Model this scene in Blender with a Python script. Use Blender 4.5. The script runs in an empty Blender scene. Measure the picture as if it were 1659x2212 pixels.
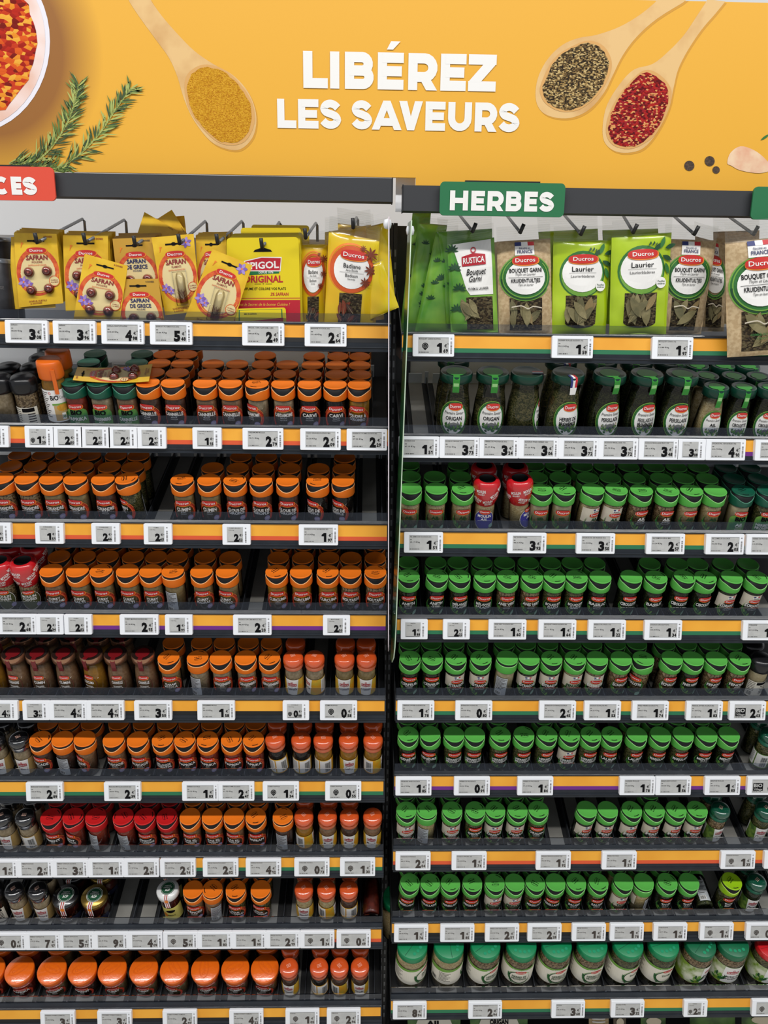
import bpy, math, random
from mathutils import Vector, Matrix
random.seed(7)
SC = bpy.context.scene
COL = SC.collection
PI = math.pi
# ---------------------------------------------------------------- camera
F = 1700.0                       # focal length in pixels of the 1659 x 2212 frame
CAM = Vector((0, -1.49, 2.0))
TH, PS, RO = math.radians(14.0492), math.radians(1.40102), math.radians(0.72334)
FW = Vector((math.sin(PS)*math.cos(TH), math.cos(PS)*math.cos(TH), -math.sin(TH)))
_r = Vector((math.cos(PS), -math.sin(PS), 0)); _u = _r.cross(FW)
RT = _r*math.cos(RO) + _u*math.sin(RO); UP = -_r*math.sin(RO) + _u*math.cos(RO)
cd = bpy.data.cameras.new('camera'); co = bpy.data.objects.new('camera', cd); COL.objects.link(co)
cd.sensor_fit = 'HORIZONTAL'; cd.sensor_width = 36; cd.lens = F/1659*36; cd.clip_start = .05
m = Matrix((RT, UP, -FW)).transposed().to_4x4(); m.translation = CAM; co.matrix_world = m
SC.camera = co
# ---------------------------------------------------------------- light
w = bpy.data.worlds.new('world'); SC.world = w; w.use_nodes = True
w.node_tree.nodes['Background'].inputs[0].default_value = (.91, .95, 1, 1)
w.node_tree.nodes['Background'].inputs[1].default_value = .43
def area(name, loc, size, energy, rot, col=(1, .985, .965)):
    l = bpy.data.lights.new(name, 'AREA'); l.shape = 'RECTANGLE'; l.size, l.size_y = size
    l.energy = energy; l.color = col
    o = bpy.data.objects.new(name, l); o.location = loc; o.rotation_euler = rot; COL.objects.link(o); return o
area('ceiling_lamp', (0, -2.85, 5.3), (9.0, .20), 305, (math.radians(36), 0, 0))
SC.view_settings.view_transform = 'Standard'; SC.view_settings.look = 'None'
SC.view_settings.gamma = 1; SC.view_settings.use_curve_mapping = False
SC.view_settings.exposure = -0.08

def ray(x, y):
    d = FW*F + RT*(x-829.5) - UP*(y-1106); return d/d.y
def at(x, y, Y=0.0):              # the point at depth Y seen at a photo pixel
    return CAM + ray(x, y)*(Y-CAM.y)
def px(P):
    d = P-CAM; z = d.dot(FW); return (829.5+F*d.dot(RT)/z, 1106-F*d.dot(UP)/z)
def x_for(xp, Y, Z):              # the X whose point (X,Y,Z) is seen in pixel column xp
    a, b = 0.0, .5
    pa, pb = px(Vector((a, Y, Z)))[0], px(Vector((b, Y, Z)))[0]
    for _ in range(4):
        c = a+(xp-pa)*(b-a)/(pb-pa); b, pb = a, pa; a, pa = c, px(Vector((c, Y, Z)))[0]
        if abs(pa-xp) < 1e-4: break
    return a
# ---------------------------------------------------------------- materials
def lin(c):
    return tuple(((v/255)/12.92 if v <= 10 else ((v/255+.055)/1.055)**2.4) for v in c)
MATS = {}
def mat(name, rgb=None, rough=.5, spec=.5, metal=0, coat=0, noise=None, bump=None):
    """noise=(rgb2, scale, lo, hi) ; bump=(scale, strength)"""
    if name in MATS: return MATS[name]
    m = bpy.data.materials.new(name); m.use_nodes = True; nt = m.node_tree; N = nt.nodes; L = nt.links
    b = N['Principled BSDF']; c = lin(rgb)
    b.inputs['Base Color'].default_value = (*c, 1); b.inputs['Roughness'].default_value = rough
    b.inputs['Metallic'].default_value = metal; b.inputs['Specular IOR Level'].default_value = spec
    b.inputs['Coat Weight'].default_value = coat; b.inputs['Coat Roughness'].default_value = .08
    if noise or bump:
        tc = N.new('ShaderNodeTexCoord')
    if noise:
        n = N.new('ShaderNodeTexNoise'); n.inputs['Scale'].default_value = noise[1]; n.inputs['Detail'].default_value = 3
        L.new(tc.outputs['Object'], n.inputs['Vector'])
        r = N.new('ShaderNodeValToRGB'); r.color_ramp.elements[0].position = noise[2]; r.color_ramp.elements[1].position = noise[3]
        r.color_ramp.elements[0].color = (*c, 1); r.color_ramp.elements[1].color = (*lin(noise[0]), 1)
        L.new(n.outputs['Fac'], r.inputs['Fac']); L.new(r.outputs['Color'], b.inputs['Base Color'])
    if bump:
        n2 = N.new('ShaderNodeTexNoise'); n2.inputs['Scale'].default_value = bump[0]
        L.new(tc.outputs['Object'], n2.inputs['Vector'])
        bp = N.new('ShaderNodeBump'); bp.inputs['Strength'].default_value = bump[1]; bp.inputs['Distance'].default_value = .002
        L.new(n2.outputs['Fac'], bp.inputs['Height']); L.new(bp.outputs['Normal'], b.inputs['Normal'])
    MATS[name] = m; return m
def grain(name, cols, scale):      # a heap of seeds, flakes or crystals: cells of mixed colour
    if name in MATS: return MATS[name]
    m = mat(name, cols[0], .8, .2); N = m.node_tree.nodes; L = m.node_tree.links; b = N['Principled BSDF']
    tc = N.new('ShaderNodeTexCoord'); v = N.new('ShaderNodeTexVoronoi'); v.inputs['Scale'].default_value = scale
    mp = N.new('ShaderNodeMapping'); mp.inputs['Scale'].default_value = (1, 1, 1.7)
    L.new(tc.outputs['Object'], mp.inputs[0]); L.new(mp.outputs[0], v.inputs['Vector'])
    sp = N.new('ShaderNodeSeparateColor'); L.new(v.outputs['Color'], sp.inputs[0])
    r = N.new('ShaderNodeValToRGB'); r.color_ramp.interpolation = 'CONSTANT'
    while len(r.color_ramp.elements) < len(cols): r.color_ramp.elements.new(.5)
    for i, c in enumerate(cols):
        r.color_ramp.elements[i].position = i/len(cols); r.color_ramp.elements[i].color = (*lin(c), 1)
    L.new(sp.outputs[0], r.inputs['Fac']); L.new(r.outputs['Color'], b.inputs['Base Color'])
    bp = N.new('ShaderNodeBump'); bp.inputs['Strength'].default_value = .5; bp.inputs['Distance'].default_value = .001; bp.invert = True
    L.new(v.outputs['Distance'], bp.inputs['Height']); L.new(bp.outputs['Normal'], b.inputs['Normal'])
    return m
def clear(name, tint, gloss=1.0, rough=.05, haze=0, hazecol=(200, 210, 225), ior=1.45):
    if name in MATS: return MATS[name]
    m = bpy.data.materials.new(name); m.use_nodes = True; N = m.node_tree.nodes; L = m.node_tree.links
    N.remove(N['Principled BSDF']); out = N['Material Output']
    t = N.new('ShaderNodeBsdfTransparent'); t.inputs[0].default_value = (*tint, 1)
    g = N.new('ShaderNodeBsdfGlossy'); g.inputs['Roughness'].default_value = rough; g.inputs[0].default_value = (gloss, gloss, gloss, 1)
    f = N.new('ShaderNodeFresnel'); f.inputs['IOR'].default_value = ior
    mx = N.new('ShaderNodeMixShader'); L.new(f.outputs[0], mx.inputs[0])
    L.new(t.outputs[0], mx.inputs[1]); L.new(g.outputs[0], mx.inputs[2]); last = mx
    if haze:
        d = N.new('ShaderNodeBsdfDiffuse'); d.inputs[0].default_value = (*lin(hazecol), 1)
        m2 = N.new('ShaderNodeMixShader'); m2.inputs[0].default_value = haze
        L.new(mx.outputs[0], m2.inputs[1]); L.new(d.outputs[0], m2.inputs[2]); last = m2
    L.new(last.outputs[0], out.inputs['Surface']); MATS[name] = m; return m
GLASS = clear('jar glass', (.985, .99, .985), .9, .04)
ACRYL = clear('clear acrylic lip', (.74, .77, .82), .8, .08, .02, (80, 96, 125))
FILM = clear('clear film', (.95, .95, .94), 1.0, .16, .04, (215, 212, 200), 1.6)
BLIST = clear('blister plastic', (.985, .985, .985), 1.0, .06, 0, ior=1.6)
WHITE = mat('white plastic', (236, 238, 242), .4)
CLEARW = mat('shaded divider', (58, 61, 66), .3)  # clear plastic darkened to carry the shade between the jars
DIVF = mat('lit divider end', (205, 212, 220), .3)  # same plastic painted pale, for the divider ends that catch light
SCREEN = mat('e-paper grey', (176, 176, 174), .6, noise=((186, 186, 183), 60, .4, .6))
INK = mat('black ink', (18, 18, 20), .7, .1)
INK2 = mat('faded ink', (72, 66, 62), .7, .1)
BLACKP = mat('black plastic', (34, 35, 37), .35, bump=(900, .1))
RAIL = mat('charcoal rail plastic', (30, 35, 42), .4, .4, noise=((38, 43, 50), 30, .45, .7))
BARM = mat('charcoal header metal', (50, 51, 54), .5)
STEEL = mat('grey steel', (125, 127, 130), .4, metal=.6)
ORNG = mat('orange strip', (228, 156, 42), .45, noise=((236, 168, 52), 8, .4, .6))
STRIPE = {'r': mat('vermilion strip', (214, 84, 44), .45), 'g': mat('green strip', (36, 112, 74), .45),
          'p': mat('purple strip', (108, 36, 128), .45), 'n': mat('rail groove', (14, 14, 15), .6)}
RUN = mat('grey runner plastic', (128, 126, 120), .5, noise=((142, 140, 134), 12, .4, .65))
BACKP = mat('white back panel', (206, 208, 210), .5)
LOGO_R = mat('logo red', (200, 40, 34), .4, coat=.3); LOGO_O = mat('logo orange', (236, 132, 40), .4)
LOGO_Y = mat('logo yellow', (240, 190, 70), .4)
TXW = mat('white print', (238, 236, 232), .5)
PAPER = mat('cream paper', (232, 226, 210), .6)
CAPS = {'o': mat('orange cap', (238, 120, 30), .42, .22), 'g': mat('leaf green cap', (92, 180, 78), .42, .22),
        'r': mat('red cap', (196, 30, 32), .42, .22), 'b': mat('dark green cap', (18, 88, 66), .35, .5),
        'l': mat('lime cap', (150, 196, 22), .38, .4), 'k': mat('black cap', (22, 22, 24), .25, .5)}
EDGE = {'o': mat('orange rim highlight', (255, 190, 130), .4), 'g': mat('green rim highlight', (150, 215, 130), .4),  # highlight along the skirt edge, painted as a paler rim colour
        'r': mat('red rim highlight', (235, 110, 100), .4), 'b': mat('teal rim highlight', (90, 150, 125), .4), 'l': mat('lime rim highlight', (200, 230, 110), .4)}
DOME2 = {'u': mat('salmon cap skirt', (222, 120, 84), .25, .5, coat=.5), 'v': mat('teal cap skirt', (44, 110, 86), .25, .5, coat=.5), 'k': mat('chrome cap skirt', (196, 196, 200), .14, .8, metal=1)}
INSERT = mat('cap insert black', (22, 22, 24), .5, .25)
DOME = {'u': mat('glossy orange cap', (212, 84, 34), .2, .6, coat=.9), 'v': mat('glossy green cap', (14, 74, 54), .2, .6, coat=.8),
        'k': mat('gloss black cap', (26, 26, 28), .14, .8, coat=.8)}
C = {'brown': mat('ground cinnamon', (170, 130, 94), .9, noise=((188, 150, 112), 220, .4, .6)),
     'tan': mat('ground pale spice', (212, 192, 158), .9, noise=((186, 164, 130), 200, .4, .6)),
     'olive': mat('ground cumin', (172, 148, 98), .9, noise=((190, 166, 116), 200, .4, .6)),
     'dark': mat('ground cloves', (98, 68, 54), .9, noise=((116, 84, 66), 200, .4, .6)),
     'black': grain('black seeds', [(30, 26, 24), (48, 42, 38), (62, 52, 44), (38, 34, 30)], 420),
     'yellow': mat('ground turmeric', (214, 156, 44), .9, noise=((196, 142, 44), 200, .4, .6)),
     'red': mat('ground paprika', (160, 58, 36), .9, noise=((178, 76, 48), 200, .4, .6)),
     'seed': grain('seeds', [(140, 114, 80), (180, 152, 112), (112, 88, 58), (206, 180, 138)], 330),
     'herb': grain('dried herb', [(88, 92, 50), (124, 120, 72), (64, 70, 38), (150, 140, 92)], 420),
     'dherb': grain('dark dried herb', [(38, 46, 24), (56, 62, 32), (30, 36, 20), (74, 78, 44)], 420),
     'garlic': grain('garlic granules', [(222, 202, 152), (238, 222, 178), (202, 178, 128), (228, 208, 158)], 420),
     'cream': mat('pale garlic powder', (214, 198, 158), .9, noise=((226, 212, 174), 150, .4, .6)),
     'empty': mat('dark jar inside', (26, 26, 24), .6),
     'paste': mat('red-brown paste', (70, 22, 14), .35, .5, noise=((96, 34, 22), 90, .4, .6))}
# ---------------------------------------------------------------- mesh builder
class MB:
    def __init__(s): s.v = []; s.f = []; s.m = []; s.mats = []; s.sm = []
    def mi(s, m):
        if m not in s.mats: s.mats.append(m)
        return s.mats.index(m)
    def add(s, vs, fs, m, smooth=False):
        k = len(s.v); i = s.mi(m); s.v += [tuple(p) for p in vs]
        for f in fs: s.f.append(tuple(k+a for a in f)); s.m.append(i); s.sm.append(smooth)
    def box(s, a, b, m, M=None):
        (x0, y0, z0), (x1, y1, z1) = a, b
        vs = [Vector(p) for p in ((x0,y0,z0),(x1,y0,z0),(x1,y1,z0),(x0,y1,z0),(x0,y0,z1),(x1,y0,z1),(x1,y1,z1),(x0,y1,z1))]
        if M: vs = [M @ p for p in vs]
        s.add(vs, [(0,3,2,1),(4,5,6,7),(0,1,5,4),(1,2,6,5),(2,3,7,6),(3,0,4,7)], m)
    def extr_x(s, prof, x0, x1, m):  # closed profile of (y,z), extruded along X
        n = len(prof); vs = [(x0, y, z) for y, z in prof]+[(x1, y, z) for y, z in prof]
        fs = [(i, (i+1) % n, n+(i+1) % n, n+i) for i in range(n)]+[tuple(range(n))[::-1], tuple(range(n, 2*n))]
        s.add(vs, fs, m)
    def lathe(s, prof, m, n=28, smooth=True, c=(0, 0)):
        vs = []; fs = []
        for r, z in prof:
            for k in range(n):
                a = 2*PI*k/n; vs.append((c[0]+r*math.cos(a), c[1]+r*math.sin(a), z))
        for j in range(len(prof)-1):
            for k in range(n):
                k2 = (k+1) % n; fs.append((j*n+k, j*n+k2, (j+1)*n+k2, (j+1)*n+k))
        s.add(vs, fs, m, smooth)
    def tube(s, pts, r, m, n=8):
        pts = [Vector(p) for p in pts]; vs = []; fs = []
        for i, p in enumerate(pts):
            d = (pts[min(i+1, len(pts)-1)]-pts[max(i-1, 0)]).normalized()
            a = d.orthogonal().normalized() if i == 0 else (a-d*a.dot(d)).normalized()
            b = d.cross(a)
            for k in range(n): vs.append(p+(a*math.cos(2*PI*k/n)+b*math.sin(2*PI*k/n))*r)
        for j in range(len(pts)-1):
            for k in range(n): fs.append((j*n+k, j*n+(k+1) % n, (j+1)*n+(k+1) % n, (j+1)*n+k))
        fs += [tuple(range(n))[::-1], tuple(range(len(vs)-n, len(vs)))]
        s.add(vs, fs, m, True)
    def mesh(s, name):
        me = bpy.data.meshes.new(name); me.from_pydata(s.v, [], s.f)
        for mm in s.mats: me.materials.append(mm)
        me.polygons.foreach_set('material_index', s.m); me.polygons.foreach_set('use_smooth', s.sm)
        me.update(); return me
def obj(name, me, parent=None, M=None, **props):
    if isinstance(me, MB): me = me.mesh(name)
    o = bpy.data.objects.new(name, me); COL.objects.link(o)
    if parent: o.parent = parent
    if M is not None: o.matrix_basis = M
    for k, v in props.items(): o[k] = v
    return o
def empty(name, M, label, cat, group=None):
    o = bpy.data.objects.new(name, None); COL.objects.link(o); o.empty_display_size = .02; o.matrix_basis = M
    o['label'] = label; o['category'] = cat
    if group: o['group'] = group
    return o
# ---------------------------------------------------------------- 2D print, laid on any surface by a map f(x, y, layer) -> point
_TX = {}
def textmesh(s, off=0.0, res=2, shear=0.0):
    k = (s, off, res, shear)
    if k in _TX: return _TX[k]
    cu = bpy.data.curves.new('t', 'FONT'); cu.body = s; cu.resolution_u = res; cu.offset = off; cu.shear = shear
    cu.align_x = 'CENTER'; cu.align_y = 'BOTTOM_BASELINE'
    ob = bpy.data.objects.new('t', cu); me = ob.to_mesh()
    vs = [(v.co.x, v.co.y) for v in me.vertices]; fs = [tuple(p.vertices) for p in me.polygons]
    ob.to_mesh_clear(); bpy.data.objects.remove(ob); bpy.data.curves.remove(cu)
    xs = [v[0] for v in vs] or [0, 1]; x0, x1 = min(xs), max(xs)
    vs = [(x-(x0+x1)/2, y) for x, y in vs]
    _TX[k] = (vs, fs, x1-x0); return _TX[k]
class Print:
    def __init__(s, fmap, mb=None): s.f = fmap; s.mb = mb or MB()
    def text(s, t, x, y, h, m, width=None, off=.02, layer=3, rot=0, shear=0, res=2, cond=1.0):
        vs, fs, w = textmesh(t, off, res, shear); k = h/.73; kx = k*cond
        if width: kx = min(k*1.25, width/max(w, 1e-6))
        c, sn = math.cos(rot), math.sin(rot)
        s.mb.add([s.f(x+(a*kx*c-b*k*sn), y+(a*kx*sn+b*k*c), layer) for a, b in vs], fs, m)
    def digits(s, t, x0, x1, y, h, m, off=.05, layer=1):     # figures set side by side, with a flagged 1
        w = (x1-x0)/len(t)
        for i, ch in enumerate(t):
            a = x0+w*i; b = a+w*.96
            if ch == '1':
                q = lambda u, v: (a+(b-a)*u, y+h*v)
                s.poly([q(.46, 0), q(.86, 0), q(.86, 1), q(.46, 1)], m, layer); s.poly([q(.46, 1), q(.60, 1), q(.46, .62), q(.08, .62), q(.08, .78)], m, layer)
            else: s.text(ch, (a+b)/2, y, h, m, b-a, off, layer)
    def grid(s, xs, lo, hi, m, layer, rows=1):
        vs = []; fs = []
        for x in xs:
            a, b = lo(x), hi(x)
            for j in range(rows+1): vs.append(s.f(x, a+(b-a)*j/rows, layer))
        for i in range(len(xs)-1):
            for j in range(rows):
                q = i*(rows+1)+j; fs.append((q, q+rows+1, q+rows+2, q+1))
        s.mb.add(vs, fs, m)
    def rect(s, x0, y0, x1, y1, m, layer=1, n=8, rows=1):
        s.grid([x0+(x1-x0)*i/n for i in range(n+1)], lambda x: y0, lambda x: y1, m, layer, rows)
    def ell(s, cx, cy, rx, ry, m, layer=1, n=12, rows=2, p=1):
        xs = [cx-rx*math.cos(PI*i/n) for i in range(n+1)]
        def h(x): return ry*max(0, 1-((x-cx)/rx)**2)**(.5*p)
        s.grid(xs, lambda x: cy-h(x), lambda x: cy+h(x), m, layer, rows)
    def ring(s, cx, cy, rx, ry, t, m, layer=1, a0=0, a1=360, n=28, taper=False):
        vs = []; fs = []
        for i in range(n+1):
            a = math.radians(a0+(a1-a0)*i/n); q = t*(math.sin(PI*i/n)*.9+.1) if taper else t
            vs += [s.f(cx+rx*math.cos(a), cy+ry*math.sin(a), layer), s.f(cx+(rx-q)*math.cos(a), cy+(ry-q)*math.sin(a), layer)]
        for i in range(n): fs.append((2*i, 2*i+1, 2*i+3, 2*i+2))
        s.mb.add(vs, fs, m)
    def poly(s, pts, m, layer=1):
        s.mb.add([s.f(x, y, layer) for x, y in pts], [tuple(range(len(pts)))], m)
    def bars(s, x0, x1, y0, y1, n, m, layer=2, vertical=False, seed=1):
        rnd = random.Random(seed); k = 0.0
        tot = [(rnd.uniform(.3, 1), rnd.uniform(.3, 1)) for _ in range(n)]; T = sum(a+b for a, b in tot)
        for a, b in tot:
            if vertical: s.rect(x0, y0+(y1-y0)*k/T, x1, y0+(y1-y0)*(k+a)/T, m, layer, 1)
            else: s.rect(x0+(x1-x0)*k/T, y0, x0+(x1-x0)*(k+a)/T, y1, m, layer, 1)
            k += a+b
    def leaf(s, x, y, L, W, ang, m, layer=2, n=6):
        c, sn = math.cos(ang), math.sin(ang); vs = []; 
        for i in range(n+1):
            t = i/n; w_ = W*math.sin(PI*t)**.8*.5
            for sg in (-1, 1): vs.append(s.f(x+t*L*c-sg*w_*sn, y+t*L*sn+sg*w_*c, layer))
        s.mb.add(vs, [(2*i, 2*i+2, 2*i+3, 2*i+1) for i in range(n)], m)
    def logo(s, cx, cy, w, h, ly=3):       # red oval name plate with an orange-yellow rim
        s.ell(cx+.02*w, cy-.07*h, w*.53, h*.55, LOGO_O, ly, p=.7); s.ell(cx, cy, w*.5, h*.5, LOGO_R, ly+1, p=.7)
        s.text('Ducros', cx, cy-h*.2, h*.44, TXW, w*.8, .012, ly+2)
    def plate(s, cx, cy, w, h, ly=3, t='RUSTICA'):
        s.grid([cx-w*.48+w*.96*i/10 for i in range(11)], lambda x: cy-h*.5, lambda x: cy+h*(.5-.2*abs(x-cx)/(w*.48)), mat('plate crimson', (176, 30, 44), .4), ly, 3)
        s.text(t, cx, cy-h*.3, h*.5, TXW, w*.86, .015, ly+1)
        s.ring(cx, cy+h*.75, h*.24, h*.24, h*.09, mat('plate crimson', (176, 30, 44)), ly)
    def flag(s, cx, cy, w, h, ly=3):
        s.rect(cx-w/2, cy, cx-w/6, cy+h, mat('flag blue', (40, 50, 110)), ly, 2); s.rect(cx-w/6, cy, cx+w/6, cy+h, TXW, ly, 2)
        s.rect(cx+w/6, cy, cx+w/2, cy+h, mat('flag red', (196, 40, 48)), ly, 2)
def wrap(R, lay=.00012):
    def f(x, y, l):
        a = x/R; r = R+lay*l; return (r*math.sin(a), -r*math.cos(a), y)
    return f
def wrap_prof(prof, lay=.00012):    # prof: function height -> radius
    def f(x, y, l):
        R = prof(y); a = x/R; r = R+lay*l; return (r*math.sin(a), -r*math.cos(a), y)
    return f
def flat(lay=.00015):
    return lambda x, y, l: (x, -lay*l, y)
# ---------------------------------------------------------------- jar part meshes (shared)
CACHE = {}
def cached(key, fn):
    if key not in CACHE: CACHE[key] = fn()
    return CACHE[key]
def flip_cap(k):                    # skirt with a wavy dipped edge, flap on top
    def fn():
        mb = MB(); n = 36; z0, zt = .0725, .0922
        rows = [[], [], [], []]
        for i in range(n):
            a = 2*PI*i/n; d = abs(((a-1.5*PI+PI) % (2*PI))-PI)   # 0 at the front (-Y)
            dip = .5+.5*math.cos(min(d/1.25, 1)*PI)
            zt_ = zt-.0088*dip
            for rr, zz, row in ((.0222, z0, 0), (.0231, z0+.0022, 1), (.0227, zt_, 2), (.0216, zt_, 3)):
                rows[row].append((rr*math.cos(a), rr*math.sin(a), zz))
        vs = sum(rows, []); fs = []
        for j in range(2):
            for i in range(n): fs.append((j*n+i, j*n+(i+1) % n, (j+1)*n+(i+1) % n, (j+1)*n+i))
        mb.add(vs, fs, CAPS[k], True)
        vs2 = rows[2]+rows[3]; mb.add(vs2, [(i, (i+1) % n, n+(i+1) % n, n+i) for i in range(n)], EDGE[k], False)
        rim = [(x*1.006, y*1.006, z-.0007) for x, y, z in rows[2]]
        mb.add(rows[2]+rim, [(i, (i+1) % n, n+(i+1) % n, n+i) for i in range(n)], EDGE[k], False)
        return mb.mesh('cap')
    return cached('flipcap'+k, fn)
def flap(k):
    def fn():
        mb = MB(); mb.lathe([(0, .0974), (.0216, .0974), (.0222, .0979), (.0223, .0990), (.0217, .0999), (.0206, .1), (.0202, .0997), (0, .0997)], CAPS[k], 32)
        return mb.mesh('lid_flap')
    return cached('flap'+k, fn)
def insert():
    def fn():
        mb = MB(); mb.lathe([(.0214, .078), (.0216, .0976), (0, .0976)], INSERT, 28); return mb.mesh('cap_insert')
    return cached('insert', fn)
def body(kind):
    P = {'std': [(0, .001), (.016, 0), (.0198, .001), (.0208, .004), (.0209, .060), (.0204, .066), (.0190, .070), (.0190, .0735)],
         'rus': [(0, .001), (.016, 0), (.0190, .001), (.0198, .004), (.0198, .056), (.0186, .064), (.0170, .067), (.0170, .072)],
         'her': [(0, .001), (.024, 0), (.0290, .002), (.0302, .006), (.0300, .030), (.0270, .060), (.0235, .078), (.0238, .090), (.0255, .094), (.0255, .100)],
         'hes': [(0, .001), (.018, 0), (.0215, .002), (.0225, .005), (.0222, .022), (.0195, .045), (.0172, .058), (.0178, .066), (.0185, .068), (.0185, .073)],
         'gol': [(0, .001), (.020, 0), (.0235, .002), (.0243, .006), (.0240, .026), (.0215, .050), (.0190, .064), (.0195, .071), (.0205, .073), (.0205, .077)],
         'bigo': [(0, .001), (.022, 0), (.0262, .002), (.0272, .006), (.0275, .010), (.0275, .050), (.0260, .056), (.0255, .064)],
         'bigg': [(0, .001), (.028, 0), (.0310, .002), (.0325, .006), (.0325, .092), (.0305, .099), (.0285, .103), (.0285, .108)],
         'pas': [(0, .001), (.022, 0), (.0255, .002), (.0270, .008), (.0270, .034), (.0250, .043), (.0240, .046), (.0240, .05)],
         'bot': [(0, .001), (.016, 0), (.0195, .001), (.0205, .004), (.0205, .075), (.016, .092), (.011, .1), (.011, .115)]}[kind]
    return P
def rad(kind):
    P = body(kind)
    def f(z):
        for (r0, z0), (r1, z1) in zip(P[2:], P[3:]):
            if z0 <= z <= z1: return r0+(r1-r0)*(z-z0)/max(z1-z0, 1e-9)
        return P[-1][0] if z > P[-1][1] else P[3][0]
    return f
def glass(kind):
    def fn():
        mb = MB(); mb.lathe(body(kind), GLASS, 28); return mb.mesh('glass_body')
    return cached('glass'+kind, fn)
def contents(kind, c, fill=.88):
    def fn():
        mb = MB(); P = body(kind); top = P[-1][1]*fill; Q = [(max(0, r-.0014), z+.0018) for r, z in P if z+.0018 < top]
        r = rad(kind)(top)-.0014; Q += [(r, top), (r*.5, top+.001), (0, top+.0005)]
        mb.lathe(Q, C[c], 20); return mb.mesh('spice_contents')
    return cached(('cont', kind, c, fill), fn)
SW = mat('swirl red', (178, 44, 34), .4, coat=.3, noise=((206, 78, 44), 120, .45, .7))
SWL = mat('swirl light', (226, 120, 60), .4)
DARKL = mat('label dark oval', (44, 36, 32), .45)
BADGE = mat('lilac badge', (150, 140, 178), .5)
GL = mat('leaf green print', (44, 110, 48), .5); GL2 = mat('light leaf print', (110, 160, 60), .5); GL3 = mat('deep leaf print', (24, 70, 38), .5)
TERRO = mat('beige label band', (206, 196, 178), .6)
BARC = mat('silver back label', (186, 190, 194), .4)
YEL = mat('yellow label side', (226, 160, 30), .5, noise=((206, 176, 60), 60, .4, .6))
def lab_o(dark):
    def fn():
        p = Print(wrap(.0209))
        if dark: p.ell(0, .036, .0225, .0200, DARKL, 1)
        p.ring(0, .034, .0262, .0245, .0060, SW, 2, -40, 220, taper=False); p.ring(0, .035, .0222, .0205, .0012, SWL, 3, -20, 200)
        p.ring(.0, .0350, .0272, .0260, .0010, SWL, 3, 20, 160)
        p.logo(-.001, .0565, .0315, .0122, 4)
        p.ell(.0125, .0225, .0058, .0058, BADGE, 4); p.rect(.0085, .0235, .0165, .0240, TXW, 5, 3); p.rect(.0092, .0215, .0158, .0220, TXW, 5, 3)
        return p.mb.mesh('label')
    return cached(('lo', dark), fn)
def lab_g(fr, dark=True):
    def fn():
        p = Print(wrap(.0209))
        if fr: p.rect(-.030, .034, .030, .0655, TERRO, 1, 24)
        if dark: p.ell(0, .034, .0165, .0150 if fr else .018, mat('label deep green', (26, 34, 24), .5), 2)
        top = .050 if fr else .0565
        p.ring(0, top-.019, .0200, .0205, .0036, GL3, 3, 150, 330, taper=True); p.ring(0, top-.019, .0215, .0215, .0014, GL2, 4, 140, 300, taper=True)
        p.ring(.001, top-.018, .0205, .0205, .0030, GL, 3, -50, 55, taper=True); p.ring(0, top-.018, .0212, .0225, .0012, GL2, 4, 20, 80, taper=True)
        for i in range(4): p.leaf(-.017+.003*i, top-.026-.004*i, .009, .004, 2.2-.35*i, (GL, GL2)[i % 2], 5)
        p.logo(0, top, .0245 if fr else .0295, .0088 if fr else .0112, 6)
        if fr: p.flag(0, .0605, .013, .0032, 5); p.rect(-.0075, .0562, .0075, .0605, TXW, 4, 4); p.text('FRANCE', 0, .0570, .0023, INK, .012, .03, 7)
        p.leaf(.0095, .012, .014, .008, .9, mat('pale leaf badge', (150, 185, 165), .5), 5)
        return p.mb.mesh('label')
    return cached(('lg', fr, dark), fn)
def lab_bio():
    def fn():
        p = Print(wrap(.0209))
        p.rect(-.022, .004, .022, .040, mat('bio label green', (44, 116, 74), .5, noise=((120, 170, 70), 40, .35, .65)), 1, 14)
        p.ell(0, .040, .022, .014, mat('bio label green', (44, 116, 74)), 1)
        p.logo(0, .0560, .028, .0110, 4); p.text('BIO', 0, .0395, .0092, INK, .022, .05, 4)
        return p.mb.mesh('label')
    return cached('lbio', fn)
def lab_back():
    def fn():
        p = Print(wrap(.0209))
        def f2(x, y, l): a = x/.0209+PI; r = .0209+.00012*l; return (r*math.sin(a), -r*math.cos(a), y)
        p.f = f2
        p.rect(-.013, .008, .013, .058, BARC, 1, 8)
        for i in range(9): p.rect(-.011, .054-.0035*i, .011-.004*(i % 3), .0553-.0035*i, INK2, 2, 5)
        p.rect(-.011, .010, .003, .020, TXW, 2, 4); p.bars(-.010, .002, .011, .019, 12, INK, 3)
        return p.mb.mesh('back_label')
    return cached('lback', fn)
def lab_rus(k):
    def fn():
        R = .0198; p = Print(wrap(R)); full = PI*R
        sidec = YEL if k == 'u' else (mat('herb green label side', (120, 150, 60), .5, noise=((60, 96, 36), 70, .4, .6)) if k == 'v' else mat('ochre label side', (170, 140, 84), .5))
        p.rect(-full, .010, full, .048, sidec, 1, 36)
        p.grid([-.0145+.029*i/10 for i in range(11)], lambda x: .010, lambda x: .048, PAPER if False else TXW, 2)
        p.poly([(.0145, .048), (.0145, .010), (.010, .010)], sidec, 3); p.poly([(-.0145, .048), (-.010, .010), (-.0145, .010)], sidec, 3)
        p.plate(0, .036, .020, .0078, 4)
        q = sidec
        p.rect(-full*.98, .013, -full*.55, .046, TXW, 3, 10); p.bars(-full*.80, -full*.6, .015, .040, 14, INK, 4)
        p.rect(full*.55, .013, full*.98, .046, TXW, 3, 10)
        for i in range(8): p.rect(full*.58, .042-.0033*i, full*.93, .0432-.0033*i, INK2, 4, 6)
        return p.mb.mesh('label')
    return cached('lr'+k, fn)
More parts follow.
